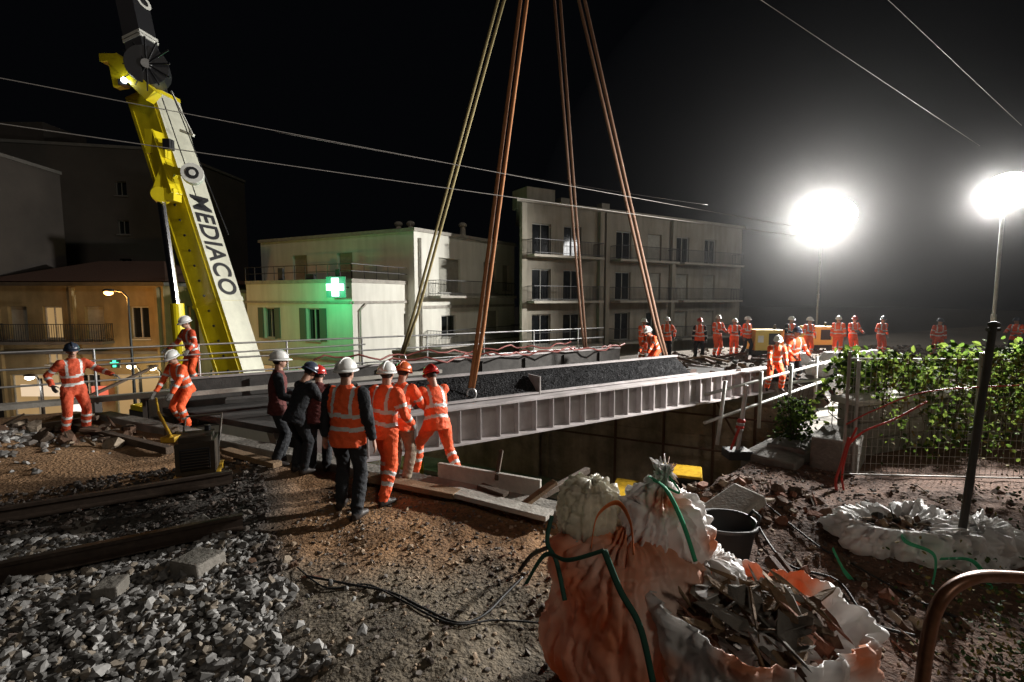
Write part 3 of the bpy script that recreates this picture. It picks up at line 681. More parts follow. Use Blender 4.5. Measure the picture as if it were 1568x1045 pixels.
def person(loc,head,h=1.76,lean=0,roll=0,hl=None,hr=None,fl=(-.11,.0),fr=(.11,.0),pz=.93,py=None,cols='ooo',helm='w',vox=.024,yaw=0,nod=0,grip=False,gl=True,bulk=1.,tstripe=True,pstripe=True,sstripe=True):
    k=h/1.76; lean=R(lean);roll=R(roll)
    py=-math.sin(lean)*.18 if py is None else py
    P=Vector(((fl[0]+fr[0])/2,py+(fl[1]+fr[1])/2,pz)); sp_=Vector((math.sin(roll),math.sin(lean),math.cos(lean)*math.cos(roll))).normalized()
    sx=Vector((1,0,0)); sx=(sx-sp_*sx.dot(sp_)).normalized(); fw=sp_.cross(sx)
    NB=P+sp_*.53; sh=[P+sp_*.455+sx*q*.18 for q in(-1,1)]; hip=[P+Vector((q*.09,0,-.02)) for q in(-1,1)]
    if hl is None: hl=P+Vector((-.27,.06,-.1))
    if hr is None: hr=P+Vector((.27,.06,-.1))
    mb=MB(); bones=[]
    B=bulk
    mb.loft([P+sp_*t for t in(-.13,-.04,.08,.2,.33,.43,.49,.55)],[.178*B,.178*B,.165*B,.17*B,.19*B,.185,.12,.065],[.135*B,.135*B,.122*B,.128*B,.135*B,.115,.09,.07],side=sx,n=16)
    bones.append((P-sp_*.06,P+sp_*.47,.16,0))
    for i,(s_,tg) in enumerate(zip(sh,(hl,hr))):
        q=-1 if i==0 else 1
        el,wr=ik(s_,tg,.29,.26,(q*.5,-.6,-.5))
        mb.ell(s_-sx*q*.01,(.085,.08,.08)); 
        mb.loft([s_,s_.lerp(el,.5),el],[.075*B,.068*B,.058],n=12); mb.ell(el,.057); mb.loft([el,el.lerp(wr,.3),wr],[.058,.057,.044],n=12)
        bones+= [(s_,el,.07,1),(el,wr,.05,5)]
        zd=(wr-el).normalized(); xd=Vector((-q*.3,1,.2)); xd=(xd-zd*xd.dot(zd)).normalized(); yd=zd.cross(xd)
        M=Mx(xd,yd,zd).to_4x4(); 
        if q<0: M=M@Matrix.Diagonal((1,-1,1,1))
        M.translation=wr+zd*.01
        bones.append(('hand',M))
    for i,(hp,ft) in enumerate(zip(hip,(fl,fr))):
        q=-1 if i==0 else 1
        kn,an=ik(hp,(ft[0],ft[1]-.03,.1+(ft[2] if len(ft)>2 else 0)),.43,.42,(q*.15,1,0))
        mb.loft([hp+Vector((0,0,.03)),hp.lerp(kn,.4),kn],[.105*B,.098,.076],n=12); mb.ell(kn,.076); mb.loft([kn,kn.lerp(an,.35),kn.lerp(an,.8),an+Vector((0,0,.03))],[.076,.079,.072,.076],n=12)
        bones+=[(hp,kn,.09,2),(kn,an+Vector((0,0,.05)),.07,3)]
        fd=Vector((q*.18,1,0)).normalized(); a=an-Vector((0,0,.1))
        mb.loft([a-fd*.07+Vector((0,0,.05)),a-fd*.03+Vector((0,0,.055)),a+fd*.07+Vector((0,0,.045)),a+fd*.15+Vector((0,0,.036)),a+fd*.2+Vector((0,0,.03))],[.035,.043,.048,.048,.03],[.048,.055,.045,.036,.024],side=fd.cross(Vector((0,0,1))),n=12)
        mb.loft([an+Vector((0,0,.03)),a+Vector((0,0,.03))],[.055,.05],n=10)
        bones.append((a-fd*.05+Vector((0,0,.03)),a+fd*.18+Vector((0,0,.02)),.055,4))
    V,Fc=remesh(mb,vox,2)
    ph_=random.random()*6   # cloth folds
    X_,Y_,Z_=V[:,0],V[:,1],V[:,2]
    w1=np.sin(Z_*30+X_*26+2.2*np.sin(Y_*19+Z_*9+ph_)+ph_); w2=np.sin(Z_*52-X_*31+2.5*np.sin(X_*17+ph_*2)); w3=np.sin(Z_*17-Y_*33+ph_*3)
    dsp=(1-np.abs(w1))*.9+(1-np.abs(w2))*.5+w3*.5-.6
    cen=np.array(P); dr=V-cen; dr[:,2]=0; dr/=np.maximum(np.linalg.norm(dr,axis=1),.05)[:,None]
    V=V+dr*(dsp*.009*(Z_>.16)*(1+.4*(Z_<.5)))[:,None]
    C=V[Fc].mean(1); best=np.full(len(C),9e9);lab=np.zeros(len(C),int);tt=np.zeros(len(C))
    for bn in bones:
        if bn[0]=='hand': continue
        a,b,r,l=np.array(bn[0]),np.array(bn[1]),bn[2],bn[3]; d=b-a;Ld=np.linalg.norm(d)
        t=np.clip((C-a)@d/(Ld*Ld),0,1); ds=np.linalg.norm(C-a-t[:,None]*d,axis=1)/r
        u=ds<best; best[u]=ds[u];lab[u]=l;tt[u]=(t*Ld)[u]
    M_=np.zeros(len(C),int)
    M_[(lab==1)|(lab==5)]=1; M_[(lab==2)|(lab==3)]=2; M_[lab==4]=6
    sT=(C-np.array(P))@np.array(sp_); M_[(lab==2)&(sT>-.12)]=0; M_[(lab==0)&(sT<-.13)]=2
    sX=(C-np.array(P))@np.array(sx)
    sw=.012*np.sin(sX*14+ph_)
    if tstripe:
        M_[(lab==0)&((np.abs(sT-.07+sw)<.024)|(np.abs(sT-.22+sw)<.024))]=3
        M_[(lab==0)&(sT>.22)&(np.abs(np.abs(sX)-.105)<.02)]=3
    if sstripe: M_[((lab==5)&(np.abs(tt-.1)<.024))|((lab==1)&(np.abs(tt-.17)<.022))]=3
    if pstripe: M_[(lab==3)&((np.abs(tt-.11)<.024)|(np.abs(tt-.24)<.024))]=3
    o=MB(); o.add(V,Fc,M_)
    hc=NB+(sp_*.6+Vector((0,0,.5))).normalized()*.155+fw*.02
    Mh=Matrix.Translation(hc)@Matrix.Rotation(R(yaw),4,'Z')@Matrix.Rotation(-R(nod)-lean*.5,4,'X')
    o.merge(HEAD,Mh,{0:4,1:7,2:8}); o.merge(HELM,Mh,{0:5})
    for bn in bones:
        if bn[0]=='hand': o.merge(HG if grip else HR,bn[1],{0:9 if gl else 4})
    ob=o.build('construction_worker',[PMAT[cols[0]],PMAT[cols[1]],PMAT[cols[2]],refl,skin,HM[helm],boot,hair,eye,glove],smooth=True)
    ob.location=loc; ob.rotation_euler=(0,0,R(head)); ob.scale=(k,k,k); return ob
def at_(u,v,z=None):
    p=G(u,v,0 if z is None else z)
    if z is None: p.z=hz(p.x,p.y)
    return p
person(at_(534,790),-8,1.86,cols='okk',helm='w',vox=.016,fl=(-.14,.12),fr=(.17,-.12),hl=(-.3,.08,.86),hr=(.3,.05,.84),sstripe=False,pstripe=False,bulk=1.16,yaw=-12,gl=False)
person(at_(592,762),-25,1.78,cols='ooo',helm='w',vox=.016,fl=(-.1,.15),fr=(.16,-.22),lean=6,hl=(-.2,.3,1.05),hr=(.28,.2,.95),yaw=15,bulk=1.06)
person(at_(614,741),-20,1.72,cols='ooh',helm='o',vox=.018,lean=12,hl=(-.22,.4,1.0),hr=(.22,.42,1.02),pstripe=False,fl=(-.12,.05),fr=(.14,-.05),nod=10)
person(at_(660,733),35,1.72,cols='ooo',helm='r',vox=.016,lean=16,fl=(-.16,.22),fr=(.3,-.3),pz=.87,hl=(-.25,.45,.95),hr=(.05,.48,1.0),nod=15,grip=True,bulk=1.06)
person(at_(428,712),-65,1.78,cols='mkk',helm='w',vox=.02,fl=(-.12,.05),fr=(.12,-.02),lean=4,hl=(-.2,.3,1.05),hr=(.22,.3,1.0),yaw=5,sstripe=False,pstripe=False,tstripe=False)
person(at_(462,726),-35,1.68,cols='kkk',helm='b',vox=.02,lean=26,hl=(-.2,.5,.85),hr=(.2,.5,.8),tstripe=False,sstripe=False,pstripe=False,nod=20)
person(at_(490,722),10,1.62,cols='mkk',helm='r',vox=.02,lean=22,hl=(-.2,.4,.95),tstripe=False,sstripe=False,pstripe=False)
person(at_(118,668),-120,1.76,cols='www',helm='b',vox=.02,fl=(-.16,.0),fr=(.15,.0),hl=(-.5,.35,1.12),hr=(.32,.1,1.0),lean=6,yaw=-10)
person(at_(281,655),160,1.7,cols='ooo',helm='w',vox=.02,lean=22,pz=.86,fl=(-.18,.05),fr=(.16,-.1),hl=(-.22,.35,.8),hr=(.24,.38,.78),nod=10)
pl=G(296,598,.42); person(pl,150,1.76,cols='wwo',helm='w',vox=.02,lean=10,hl=(-.45,.28,1.0),hr=(.42,.3,1.0),fl=(-.16,0),fr=(.16,0),nod=12)
mb=MB(); mb.box((pl.x,pl.y,.2),(1.6,1.3,.42),0,RT); mb.build('concrete_block',[conc],bevel=.03)
far=[(983,549,200,'ooo','w',8,1.76),(1020,552,150,'ook','w',4,1.78),(1070,551,170,'okk','r',2,1.76),(1097,547,185,'ooo','w',3,1.85),(1123,546,150,'ooo','w',8,1.7),(1142,546,210,'ook','w',0,1.76),
(1208,548,175,'oko','w',5,1.8),(1236,548,200,'ooo','w',4,1.76),(1282,545,130,'ooo','w',10,1.8),(1304,545,190,'ooo','r',6,1.78),(1347,546,200,'wow','b',6,1.76),(1434,548,160,'www','b',10,1.72),(1552,550,120,'ook','b',0,1.76)]
for i,(u,v,hd,c,hm,ln,hh) in enumerate(far):
    kw={}
    if i%3==0: kw=dict(hl=(-.2,.35,1.05),hr=(.2,.38,1.1))
    elif i%3==1: kw=dict(hl=(-.3,.02,.95),hr=(.12,.22,1.1))
    else: kw=dict(fl=(-.13,.12),fr=(.14,-.1))
    person(at_(u,v),hd+random.uniform(-15,15),hh,lean=ln,cols=c,helm=hm,vox=.03,yaw=random.uniform(-25,25),pstripe=('k' not in c),**kw)
person(at_(1000,572,.25),120,1.72,lean=38,pz=.8,cols='ooo',helm='w',vox=.026,hl=(-.2,.55,.55),hr=(.2,.55,.5),fl=(-.2,.1),fr=(.2,-.1))
person(at_(1184,600),165,1.7,lean=24,pz=.84,cols='ooo',helm='w',vox=.024,hl=(-.2,.45,.8),hr=(.2,.45,.75),fl=(-.2,0),fr=(.18,.05))
person(at_(1212,592),190,1.78,lean=10,cols='ook',helm='b',vox=.024,hl=(-.24,.35,.95),hr=(.24,.3,.95),fl=(-.16,0),fr=(.15,.05))
# ---------------------------------------------------------------- light towers
def tower(p,base,rb,aim,watt,size,es):
    e=empty('light_tower'); mb=MB()
    b=Vector(base); q=Vector((b.x,b.y,p.z-rb))
    mb.loft([b,b+(q-b)*.45],[.06,.06],mi=0,n=10); mb.loft([b+(q-b)*.45,q],[.04,.04],mi=0,n=10); mb.box(b+Vector((0,0,.3)),(.9,.6,.5),1)
    for a in range(4):
        d=Vector((math.cos(a*1.57+.6),math.sin(a*1.57+.6),0)); mb.cyl(b+d*.9,b+Vector((0,0,.9)),.025,mi=0,n=6)
    mb.build('mast',[galv,yelm],e,bevel=.01)
    mb=MB(); mb.ell(p,(rb,rb,rb*.8),0,nu=24,nv=14); mb.build('balloon',[lit('balloon_light_%d'%es,(1.,.99,.97),es)],e,smooth=True)
    l=bpy.data.lights.new('flood','SPOT'); l.energy=watt; l.spot_size=R(size); l.spot_blend=.5; l.shadow_soft_size=.25; l.color=(1,.97,.92)
    o=bpy.data.objects.new('flood',l); sc.collection.objects.link(o)
    d=(Vector(aim)-p).normalized(); o.location=p+d*(rb+.3); o.rotation_euler=d.to_track_quat('-Z','Y').to_euler(); o.parent=e
p1=D(1275,330,30); tower(p1,(p1.x-.6,30,0),1.25,(-4,13,1.),35000,112,18)
p2=D(1545,290,12.5); tower(p2,(p2.x-.1,12.5,0),.5,(-1,4,0),15000,128,18)
# ---------------------------------------------------------------- right side
mb=MB()
pa=Vector((3.75,8.4,0));pb=Vector((9.2,13.4,0))
for k in(0,.22,.45,.7,1): p=pa.lerp(pb,k); mb.cyl(p+Vector((-.1 if k==0 else 0,0,0)),p+Vector((0,0,1.15)),.034,mi=0,n=8)
for z in(.98,.5): mb.cyl(pa+Vector((-.5,-.4,z)),pb+Vector((0,0,z-.05)),.03,mi=0,n=8)
mb.cyl(Vector((5.5,9.6,.9)),Vector((10.5,10.4,1.2)),.03,mi=0,n=8); mb.cyl(Vector((5.7,9.6,.3)),Vector((10.8,10.0,.75)),.03,mi=0,n=8)
for x,y in((5.6,9.6),(6.9,9.9)): mb.cyl(Vector((x,y,-.1)),Vector((x,y,1.25)),.03,mi=0,n=8)
mb.build('guard_rail',[mat('scaffold_tube_white',(.6,.6,.57),.5,.2,n=9,amt=.3)],smooth=True)
e=empty('barrier_post'); mb=MB(); b=G(1128,700,.0)
mb.box(b+Vector((0,0,.06)),(.38,.3,.14),0); mb.cyl(b,D(1143,590,b.y),.035,mi=1,n=8)
for k in range(4): 
    z=.45+.05*k; mb.ell(b+Vector((.02+.01*k,0,z)),(.07,.05,.05),2 if k%2 else 1)
mb.beam(b+Vector((.0,-.05,.5)),b+Vector((-.15,-.1,.15)),.02,.05,2)
mb.build('post',[rubber,galv,redh],e,bevel=.01)
mb=MB()
mb.beam((4.5,7.75,.02),(8.4,11.6,.05),.6,.3,0); mb.beam((4.0,7.4,-.2),(4.9,8.2,-.2),.8,.6,0); mb.beam(G(1085,800,.1),G(1150,755,.35),.45,.12,1); mb.beam(G(1060,790,0.05),G(1085,780,.1),.5,.15,1)
mb.box((5.2,7.5,.2),(.6,1.1,.55),0,Matrix.Rotation(R(-42),3,'Z'))
mb.build('concrete_parapet',[conc,concl],bevel=.03)
mb=MB()
for i,z in enumerate((.0,.28,.56)):
    mb.beam((5.6,7.9,.14+z),(13.5,10.6,.14+z),.4,.27,0)
mb.beam((5.5,7.88,.9),(13.6,10.6,.9),.5,.1,1)
mb.build('garden_wall',[conc,concl],bevel=.02)
mb=MB(); fa_=Vector((4.75,6.75,0.));fb_=Vector((8.2,6.5,0))
def panel(a,b,h=1.75):
    L=(b-a).length
    for i in range(int(L/.075)+1): p=a+(b-a)*(i*.075/L); mb.cyl(p+Vector((0,0,.1)),p+Vector((0,0,h)),.0035,mi=0,n=4)
    for j in range(14): z=.12+j*(h-.14)/13; mb.cyl(a+Vector((0,0,z)),b+Vector((0,0,z)),.0038,mi=0,n=4)
    for p in(a,b): mb.cyl(p+Vector((0,0,-.1)),p+Vector((0,0,h+.1)),.022,mi=0,n=8)
    for z in(.08,h): mb.cyl(a+Vector((0,0,z)),b+Vector((0,0,z)),.012,mi=0,n=8)
panel(fa_,fa_.lerp(fb_,.5)); panel(fa_.lerp(fb_,.51),fb_); panel(Vector((5.,6.9,0)),Vector((6.6,9.2,0)),1.6)
mb.build('mesh_fence',[mat('fence_steel',(.28,.27,.25),.5,.5)])
mb=MB(); a=G(1463,880); mb.cyl(a,D(1521,498,4.75),.032,mi=0,n=10); mb.cyl(D(1521,505,4.75)+Vector((-.06,0,0)),D(1521,505,4.75)+Vector((.06,0,0)),.02,mi=0); mb.ell(D(1522,497,4.75),(.05,.05,.03),0)
mb.box(a+Vector((0,0,.02)),(.22,.22,.04),0); mb.build('scaffold_pole',[mat('dark_pole',(.06,.06,.055),.6,.4,n=12)],smooth=False)
def leaves(name,gen,n,smin,smax,mats):
    P=np.array([gen() for _ in range(n)]); S=rng.uniform(smin,smax,n)
    q=rng.normal(size=(n,3)); q/=np.linalg.norm(q,axis=1)[:,None]; r=rng.normal(size=(n,3)); r=np.cross(q,r); r/=np.linalg.norm(r,axis=1)[:,None]; t=np.cross(q,r)
    sh=[(-1,0,0),(-.3,.62,.12),(.45,.5,.1),(1,0,-.1),(.45,-.5,.1),(-.3,-.62,.12)]
    V=np.stack([P+S[:,None]*(r*a+q*b+t*c) for a,b,c in sh],1)
    i=np.arange(n)[:,None]*6; Fc=np.concatenate([i+np.array([0,1,2,3]),i+np.array([0,3,4,5])])
    m=rng.integers(0,len(mats),n); mb=MB(); mb.add(V.reshape(-1,3),Fc,np.concatenate([m,m])); return mb.build(name,mats)
lf=[mat('leaf_a',(.10,.17,.03),.8,spec=.15,sub=.35),mat('leaf_b',(.19,.26,.05),.8,spec=.15,sub=.35),mat('leaf_c',(.035,.06,.018),.8,spec=.15),mat('leaf_d',(.16,.13,.04),.8,spec=.15)]
ca=Vector((6.0,8.8,0)); cb2=Vector((10.8,9.0,0))
runners=[]
for i in range(80):
    t=random.random()**.9; a=ca.lerp(cb2,t); z=1.3+random.uniform(-.2,.3)+.14*math.sin(t*19)
    p=Vector((a.x,a.y+random.uniform(-.35,.3),z)); d=Vector((random.gauss(0,.25),random.gauss(-.12,.12),random.uniform(.0,.25))); R_=[p.copy()]
    for k in range(random.randint(4,9)):
        d.z-=.11; d.x+=random.gauss(0,.05); p=p+d*.42; R_.append(p.copy())
    runners.append(R_)
def gi():
    r=random.choice(runners); k=int(random.random()**1.3*(len(r)-1)); p=r[k].lerp(r[k+1],random.random())
    s=.09 if k<3 else .05
    return (p.x+random.gauss(0,s),p.y+random.gauss(0,s),p.z+random.gauss(0,s*.8))
leaves('ivy_hedge',gi,6400,.03,.08,[lf[0],lf[1],lf[0],lf[2],lf[2],lf[1]])
vines=[(random.uniform(4.9,8.1),random.uniform(.3,1.4),random.uniform(.03,.09)) for _ in range(34)]+[(random.uniform(6.8,8.1),random.uniform(.2,.9),random.uniform(.05,.12)) for _ in range(20)]
def gv():
    x,zl,r=random.choice(vines); z=1.82-(1.82-zl)*random.random()**1.3; return (x+random.gauss(0,r),6.6+random.gauss(0,.06),z)
leaves('fence_creeper',gv,3000,.016,.042,[lf[0],lf[2],lf[3],lf[1]])
mb=MB()
for x,zl,r in vines:
    mb.loft([Vector((x+random.gauss(0,.03),6.6+random.gauss(0,.02),zl+(1.8-zl)*k/6)) for k in range(7)],.005,mi=0,n=5)
for r in runners: mb.loft(r,.007,mi=0,n=5)
for i in range(40):
    t=random.random(); p=ca.lerp(cb2,t)+Vector((0,random.uniform(-.4,.4),0)); P=[p+Vector((random.uniform(-.15,.15)*k,random.uniform(-.1,.1)*k,.25*k)) for k in range(6)]
    mb.loft(P,[.012,.01,.009,.008,.006,.005],mi=0,n=5)
mb.build('ivy_stems',[woodd],smooth=True)
bc=D(1214,680,8.2)
def gb():
    return (bc.x+random.gauss(0,.14),bc.y+random.gauss(0,.14),bc.z-.45+random.random()**1.2*1.25)
leaves('shrub',gb,1700,.02,.045,[lf[2],lf[0],lf[2]])
mb=MB()
for i in range(14): p=Vector((bc.x,bc.y,0)); mb.loft([p,p+Vector((random.gauss(0,.08),random.gauss(0,.08),.5)),p+Vector((random.gauss(0,.16),random.gauss(0,.16),1.1))],[.012,.009,.004],mi=0,n=5)
mb.build('shrub_stems',[woodd])
def gw():
    return (random.gauss(6.6,.9),random.gauss(5.0,.6),random.random()**2*.5+.05)
leaves('weeds',gw,1400,.01,.026,[lf[2],lf[2],lf[3]])
def gw2(): return (random.gauss(3.45,.25),random.gauss(3.0,.35),random.random()**2*.7)
leaves('bramble',gw2,1000,.01,.024,[lf[2],lf[2],lf[3]])
mb=MB()
def spl(pp,n):
    out=[]
    for i in range(n+1):
        t=i/n*(len(pp)-1); k=min(int(t),len(pp)-2); f=t-k
        p0=pp[max(k-1,0)];p1_=pp[k];p2_=pp[k+1];p3=pp[min(k+2,len(pp)-1)]
        out.append(.5*((2*p1_)+(p2_-p0)*f+(2*p0-5*p1_+4*p2_-p3)*f*f+(3*p1_-p0-3*p2_+p3)*f**3))
    return out
def hose(pp,r,mi,n=40): mb.loft(spl(pp,n),r,mi=mi,n=7)
hose([D(1300,670,6.4),D(1288,710,6.3),D(1280,745,6.2),D(1300,787,6.1),D(1360,785,6.1),D(1440,775,6.1),D(1560,800,6.1)],.018,0)
hose([D(1312,655,6.4),D(1297,690,6.35),D(1290,740,6.25),D(1312,775,6.2),D(1400,782,6.2),D(1568,785,6.2)],.014,0)
hose([D(1300,680,6.4),D(1325,660,6.4),D(1370,642,6.4),D(1420,615,6.4)],.014,0)
hose([D(1296,650,6.4),D(1340,628,6.4),D(1420,600,6.4),D(1560,590,6.4)],.01,0)
mb.build('red_hose',[redh],smooth=True)
mb=MB()
zc=lambda u,v: (lambda p: Vector((p.x,p.y,hz(p.x,p.y)+.02)))(G(u,v))
hose([zc(470,885),zc(540,903),zc(600,915),zc(650,940),zc(700,962),zc(740,945),zc(775,912),zc(800,890)],.011,0)
hose([zc(455,870),zc(500,905),zc(560,902),zc(610,925),zc(690,965),zc(760,950),zc(850,950)],.008,0)
hose([G(795,875,.02),G(815,850,.2),G(840,838,.4)],.02,0)
hose([zc(1150,800),zc(1200,870),zc(1280,900),zc(1330,960),zc(1400,985)],.012,0); hose([zc(1170,790),zc(1250,850),zc(1290,870),zc(1400,930),zc(1480,960)],.01,0)
mb.build('power_cable',[rubber],smooth=True)
# ---------------------------------------------------------------- foreground bags
woven=mat('woven_white',(.78,.76,.74),.45,n=3,amt=.15,bump=.004,bs=22,sub=.25)
worg=mat('woven_orange',(.80,.60,.50),.45,n=1.5,bump=.004,bs=22,c2=(.80,.30,.14),sub=.25,det=-2,rp=(.40,.66))
wpat=mat('woven_patchy',(.84,.82,.8),.45,n=2.2,bump=.004,bs=22,c2=(.82,.35,.19),sub=.25,det=-2,rp=(.36,.47))
plast=mat('clear_plastic',(.74,.7,.58),.2,n=4,amt=.3,bump=.006,bs=22,sub=.3)
strap=mat('strap_green',(.02,.09,.06),.7); strapg=mat('strap_bright_green',(.04,.4,.2),.7); strapo=mat('strap_orange',(.75,.2,.05),.7)
def bag(mb,c,rx,ry,prof_,seed,mi,fold=.05,nu=190,sq=3.2,shear=(0,0),sub=10,rot=0.,sc_=1.,np_=7,pl=1.,zp=.0):
    """woven sack: smooth bulging cloth with long pleats that gather towards the top and a few sharp creases"""
    P=[];ks=[]
    for (r0,z0),(r1,z1) in zip(prof_,prof_[1:]):
        for i in range(sub): t=i/sub; ks.append((r0+(r1-r0)*t,z0+(z1-z0)*t))
    ks.append(prof_[-1]); zm=max(z for _,z in prof_)
    def cre(q):
        d=noise.voronoi(q)[0]; e=d[1]-d[0]; return -math.exp(-e*e*90)
    for r,z in ks:
        g=max(0.,min(1.,(z-zp)/max(zm-zp,.01)))
        for j in range(nu):
            a=2*math.pi*j/nu; ca,sa=math.cos(a),math.sin(a); se=(abs(ca)**sq+abs(sa)**sq)**(-1/sq)
            Q=Vector((ca*rx*r*se,sa*ry*r*se,z)); f=noise.noise(Q*2.4+Vector((seed,0,0)))
            Qw=Q+noise.noise_vector(Q*4+Vector((seed,0,0)))*.10
            w=a*np_+5*noise.noise(Vector((ca*.9+seed,sa*.9,z*1.6)))+2*noise.noise(Vector((ca*2.4,sa*2.4+seed,z*3)))
            ple=(abs(math.sin(w))**.7-.6)+.5*(abs(math.sin(w*2.3+1.7*seed))**.7-.6)
            S1=Vector((Qw.x,Qw.y,Qw.z*.5))
            dd=fold*(.75*f+pl*.42*ple*(.25+.75*g)+.20*cre(S1*4.5*sc_+Vector((seed,7,0)))+.12*cre(Qw*9*sc_+Vector((0,seed,2)))+.10*noise.noise(Qw*13))
            d=Vector((ca,sa,.35)).normalized()
            x,y=Q.x+d.x*dd,Q.y+d.y*dd; x,y=x*math.cos(rot)-y*math.sin(rot),x*math.sin(rot)+y*math.cos(rot)
            P.append((c[0]+x+shear[0]*z,c[1]+y+shear[1]*z,c[2]+z+d.z*dd+(dd*.5 if r<.7 and z>.25 else 0)))
    n=len(ks)
    Fc=np.array([[i*nu+j,i*nu+(j+1)%nu,(i+1)*nu+(j+1)%nu,(i+1)*nu+j] for i in range(n-1) for j in range(nu)])
    mb.add(np.array(P),Fc,mi)
e=empty('rubble_sack'); mb=MB()
bag(mb,(.78,3.15,-.02),.47,.45,[(.0,0),(.85,.0),(1.0,.1),(1.08,.35),(1.09,.62),(1.02,.82),(.88,.94),(.5,1.0),(.0,1.02)],3.1,1,.13,shear=(.02,.05),rot=.5,np_=6)
bag(mb,(.56,3.3,.93),.25,.22,[(.0,-.1),(.85,0),(1.,.13),(1.0,.25),(.8,.35),(.4,.39),(.0,.4)],7.7,2,.13,nu=140,sq=2.2,sc_=1.4,np_=5)
bag(mb,(.98,3.2,.80),.32,.27,[(.0,-.1),(.95,0),(1.06,.14),(1.0,.3),(.78,.43),(.42,.51),(.14,.58),(.2,.64),(.24,.68),(.0,.66)],1.7,3,.2,nu=170,sq=2.4,shear=(.1,.0),sc_=1.2,np_=6,pl=1.3)
bag(mb,(1.28,3.05,.35),.24,.32,[(.0,-.3),(.9,-.2),(1.1,.1),(1.,.32),(.6,.47),(.0,.52)],5.2,0,.17,nu=150,sq=2.6,np_=6,pl=1.3)
mb.build('sack_body',[woven,worg,plast,wpat],e,smooth=True)
mb=MB()
def strapp(pts,w,mi,n=None):
    out=spl(pts,30)
    mb.loft(out,[w]*31,[.004]*31,side=(0,-.5,1) if abs((pts[-1]-pts[0]).z)<.3 else (1,0,0),mi=mi,n=6)
strapp([D(805,895,2.7),D(835,850,2.67),D(870,858,2.6),D(925,843,2.56)],.02,0)
strapp([D(925,843,2.56),D(950,905,2.53),D(980,960,2.5),D(1000,1045,2.48)],.018,0)
strapp([D(995,730,3.2),D(1020,750,2.95),D(1045,800,2.9),D(1065,860,2.9)],.014,1)
strapp([D(1000,735,3.1),D(1040,755,3.0),D(1025,730,3.1)],.012,1)
strapp([D(845,790,3.0),D(838,830,2.9),D(852,860,2.8),D(865,920,2.7)],.014,0)
strapp([D(905,840,2.72),D(915,790,2.8),D(945,770,2.85),D(965,800,2.8),D(970,850,2.7)],.022,2)
mb.build('straps',[strap,strapg,strapo],e,smooth=True)
e=empty('debris_sack'); mb=MB()
bag(mb,(1.42,2.62,-.02),.5,.42,[(.0,0),(.9,.0),(1.02,.15),(1.05,.45),(1.0,.72),(1.07,.83),(1.02,.86),(.95,.8),(.87,.66),(.0,.62)],2.3,0,.15,rot=.3,np_=7)
mb.build('sack_body',[wpat],e,smooth=True)
brk=mat('brick',(.26,.11,.065),.9,n=12,bump=.01,bs=40); sld=mat('soil_dark',(.14,.08,.05),.95,n=12,bump=.01,bs=40)
dm=[conc,wood,brk,woven,sld,rubber,concd,woodd]
def debris(mb,cx,cy,rx,ry,z0,n,smin,smax,ph=.25,mm=(0,1,2,3,4,5,6),tilt=.5,flat=False):
    for i in range(n):
        a=random.random()*6.28;r=math.sqrt(random.random()); x=cx+rx*r*math.cos(a);y=cy+ry*r*math.sin(a)
        s=random.uniform(smin,smax); z=z0(x,y)+(1-r*r)*ph*random.random()
        Rm=Matrix.Rotation(random.random()*6.28,3,'Z')@Matrix.Rotation(random.gauss(0,tilt),3,'X')@Matrix.Rotation(random.gauss(0,tilt),3,'Y')
        asp=random.choice([(1.6,.35,.06),(1,.8,.05),(2.4,.14,.08),(1.2,.6,.1),(1.9,.3,.05)] if flat else [(1,.6,.35),(1.6,.35,.12),(1,.8,.12),(.8,.7,.5),(2.4,.16,.1),(.9,.8,.7)])
        P=[]
        for sz_ in(-.5,.5):
            for k in range(7):
                b=k*.8976+random.uniform(-.3,.3); rr=random.uniform(.36,.56)
                P.append(Rm@Vector((math.cos(b)*rr*asp[0]*s,math.sin(b)*rr*asp[1]*s,sz_*asp[2]*s*random.uniform(.6,1.1))))
        m=random.choice(mm)
        mb.add([p+Vector((x,y,z)) for p in P],[[k,(k+1)%7,7+(k+1)%7,7+k] for k in range(7)]+[list(range(7))[::-1],list(range(7,14))],m)
mb=MB(); debris(mb,1.42,2.62,.42,.34,lambda x,y:.68,110,.04,.14,.18,(2,4,7,6)); debris(mb,1.42,2.62,.4,.32,lambda x,y:.78,70,.1,.26,.18,(1,1,2,4,0,3,0,1),.45,True)
mb.build('debris',dm,e,bevel=.003)
e=empty('open_sack'); mb=MB()
bag(mb,(3.98,4.72,.04),.66,.40,[(.0,0),(.9,.0),(1.06,.12),(1.0,.26),(.86,.34),(.72,.33),(.6,.27),(.0,.25)],8.3,0,.24,rot=-.2,nu=210,np_=8,pl=1.3)
bag(mb,(4.55,4.55,.02),.45,.32,[(.0,0),(.9,.0),(1.06,.1),(.95,.22),(.7,.31),(.3,.35),(.0,.36)],4.4,0,.26,rot=.4,nu=170,np_=6,pl=1.4)
mb.build('sack_body',[woven],e,smooth=True)
mb=MB(); debris(mb,3.95,4.72,.4,.2,lambda x,y:.29,110,.04,.15,.1,(1,4,7,6,4,5),.5); mb.build('debris',dm,e)
mb=MB(); strapp([D(1275,840,4.4),D(1290,870,4.2),D(1305,890,4.2)],.02,0); strapp([D(1375,800,4.9),D(1385,828,4.35),D(1430,850,4.1),D(1428,895,4.03)],.02,0); strapp([D(1440,856,4.1),D(1490,860,4.1),D(1520,905,4.03)],.02,0); mb.build('straps',[strapg],e)
e=empty('rubber_bucket'); mb=MB(); c=Vector((1.95,4.25,.14)); n=32
pf=[(.0,.0),(.18,.0),(.2,.1),(.245,.4),(.265,.41),(.265,.44),(.245,.44),(.23,.42),(.19,.12),(.0,.1)]
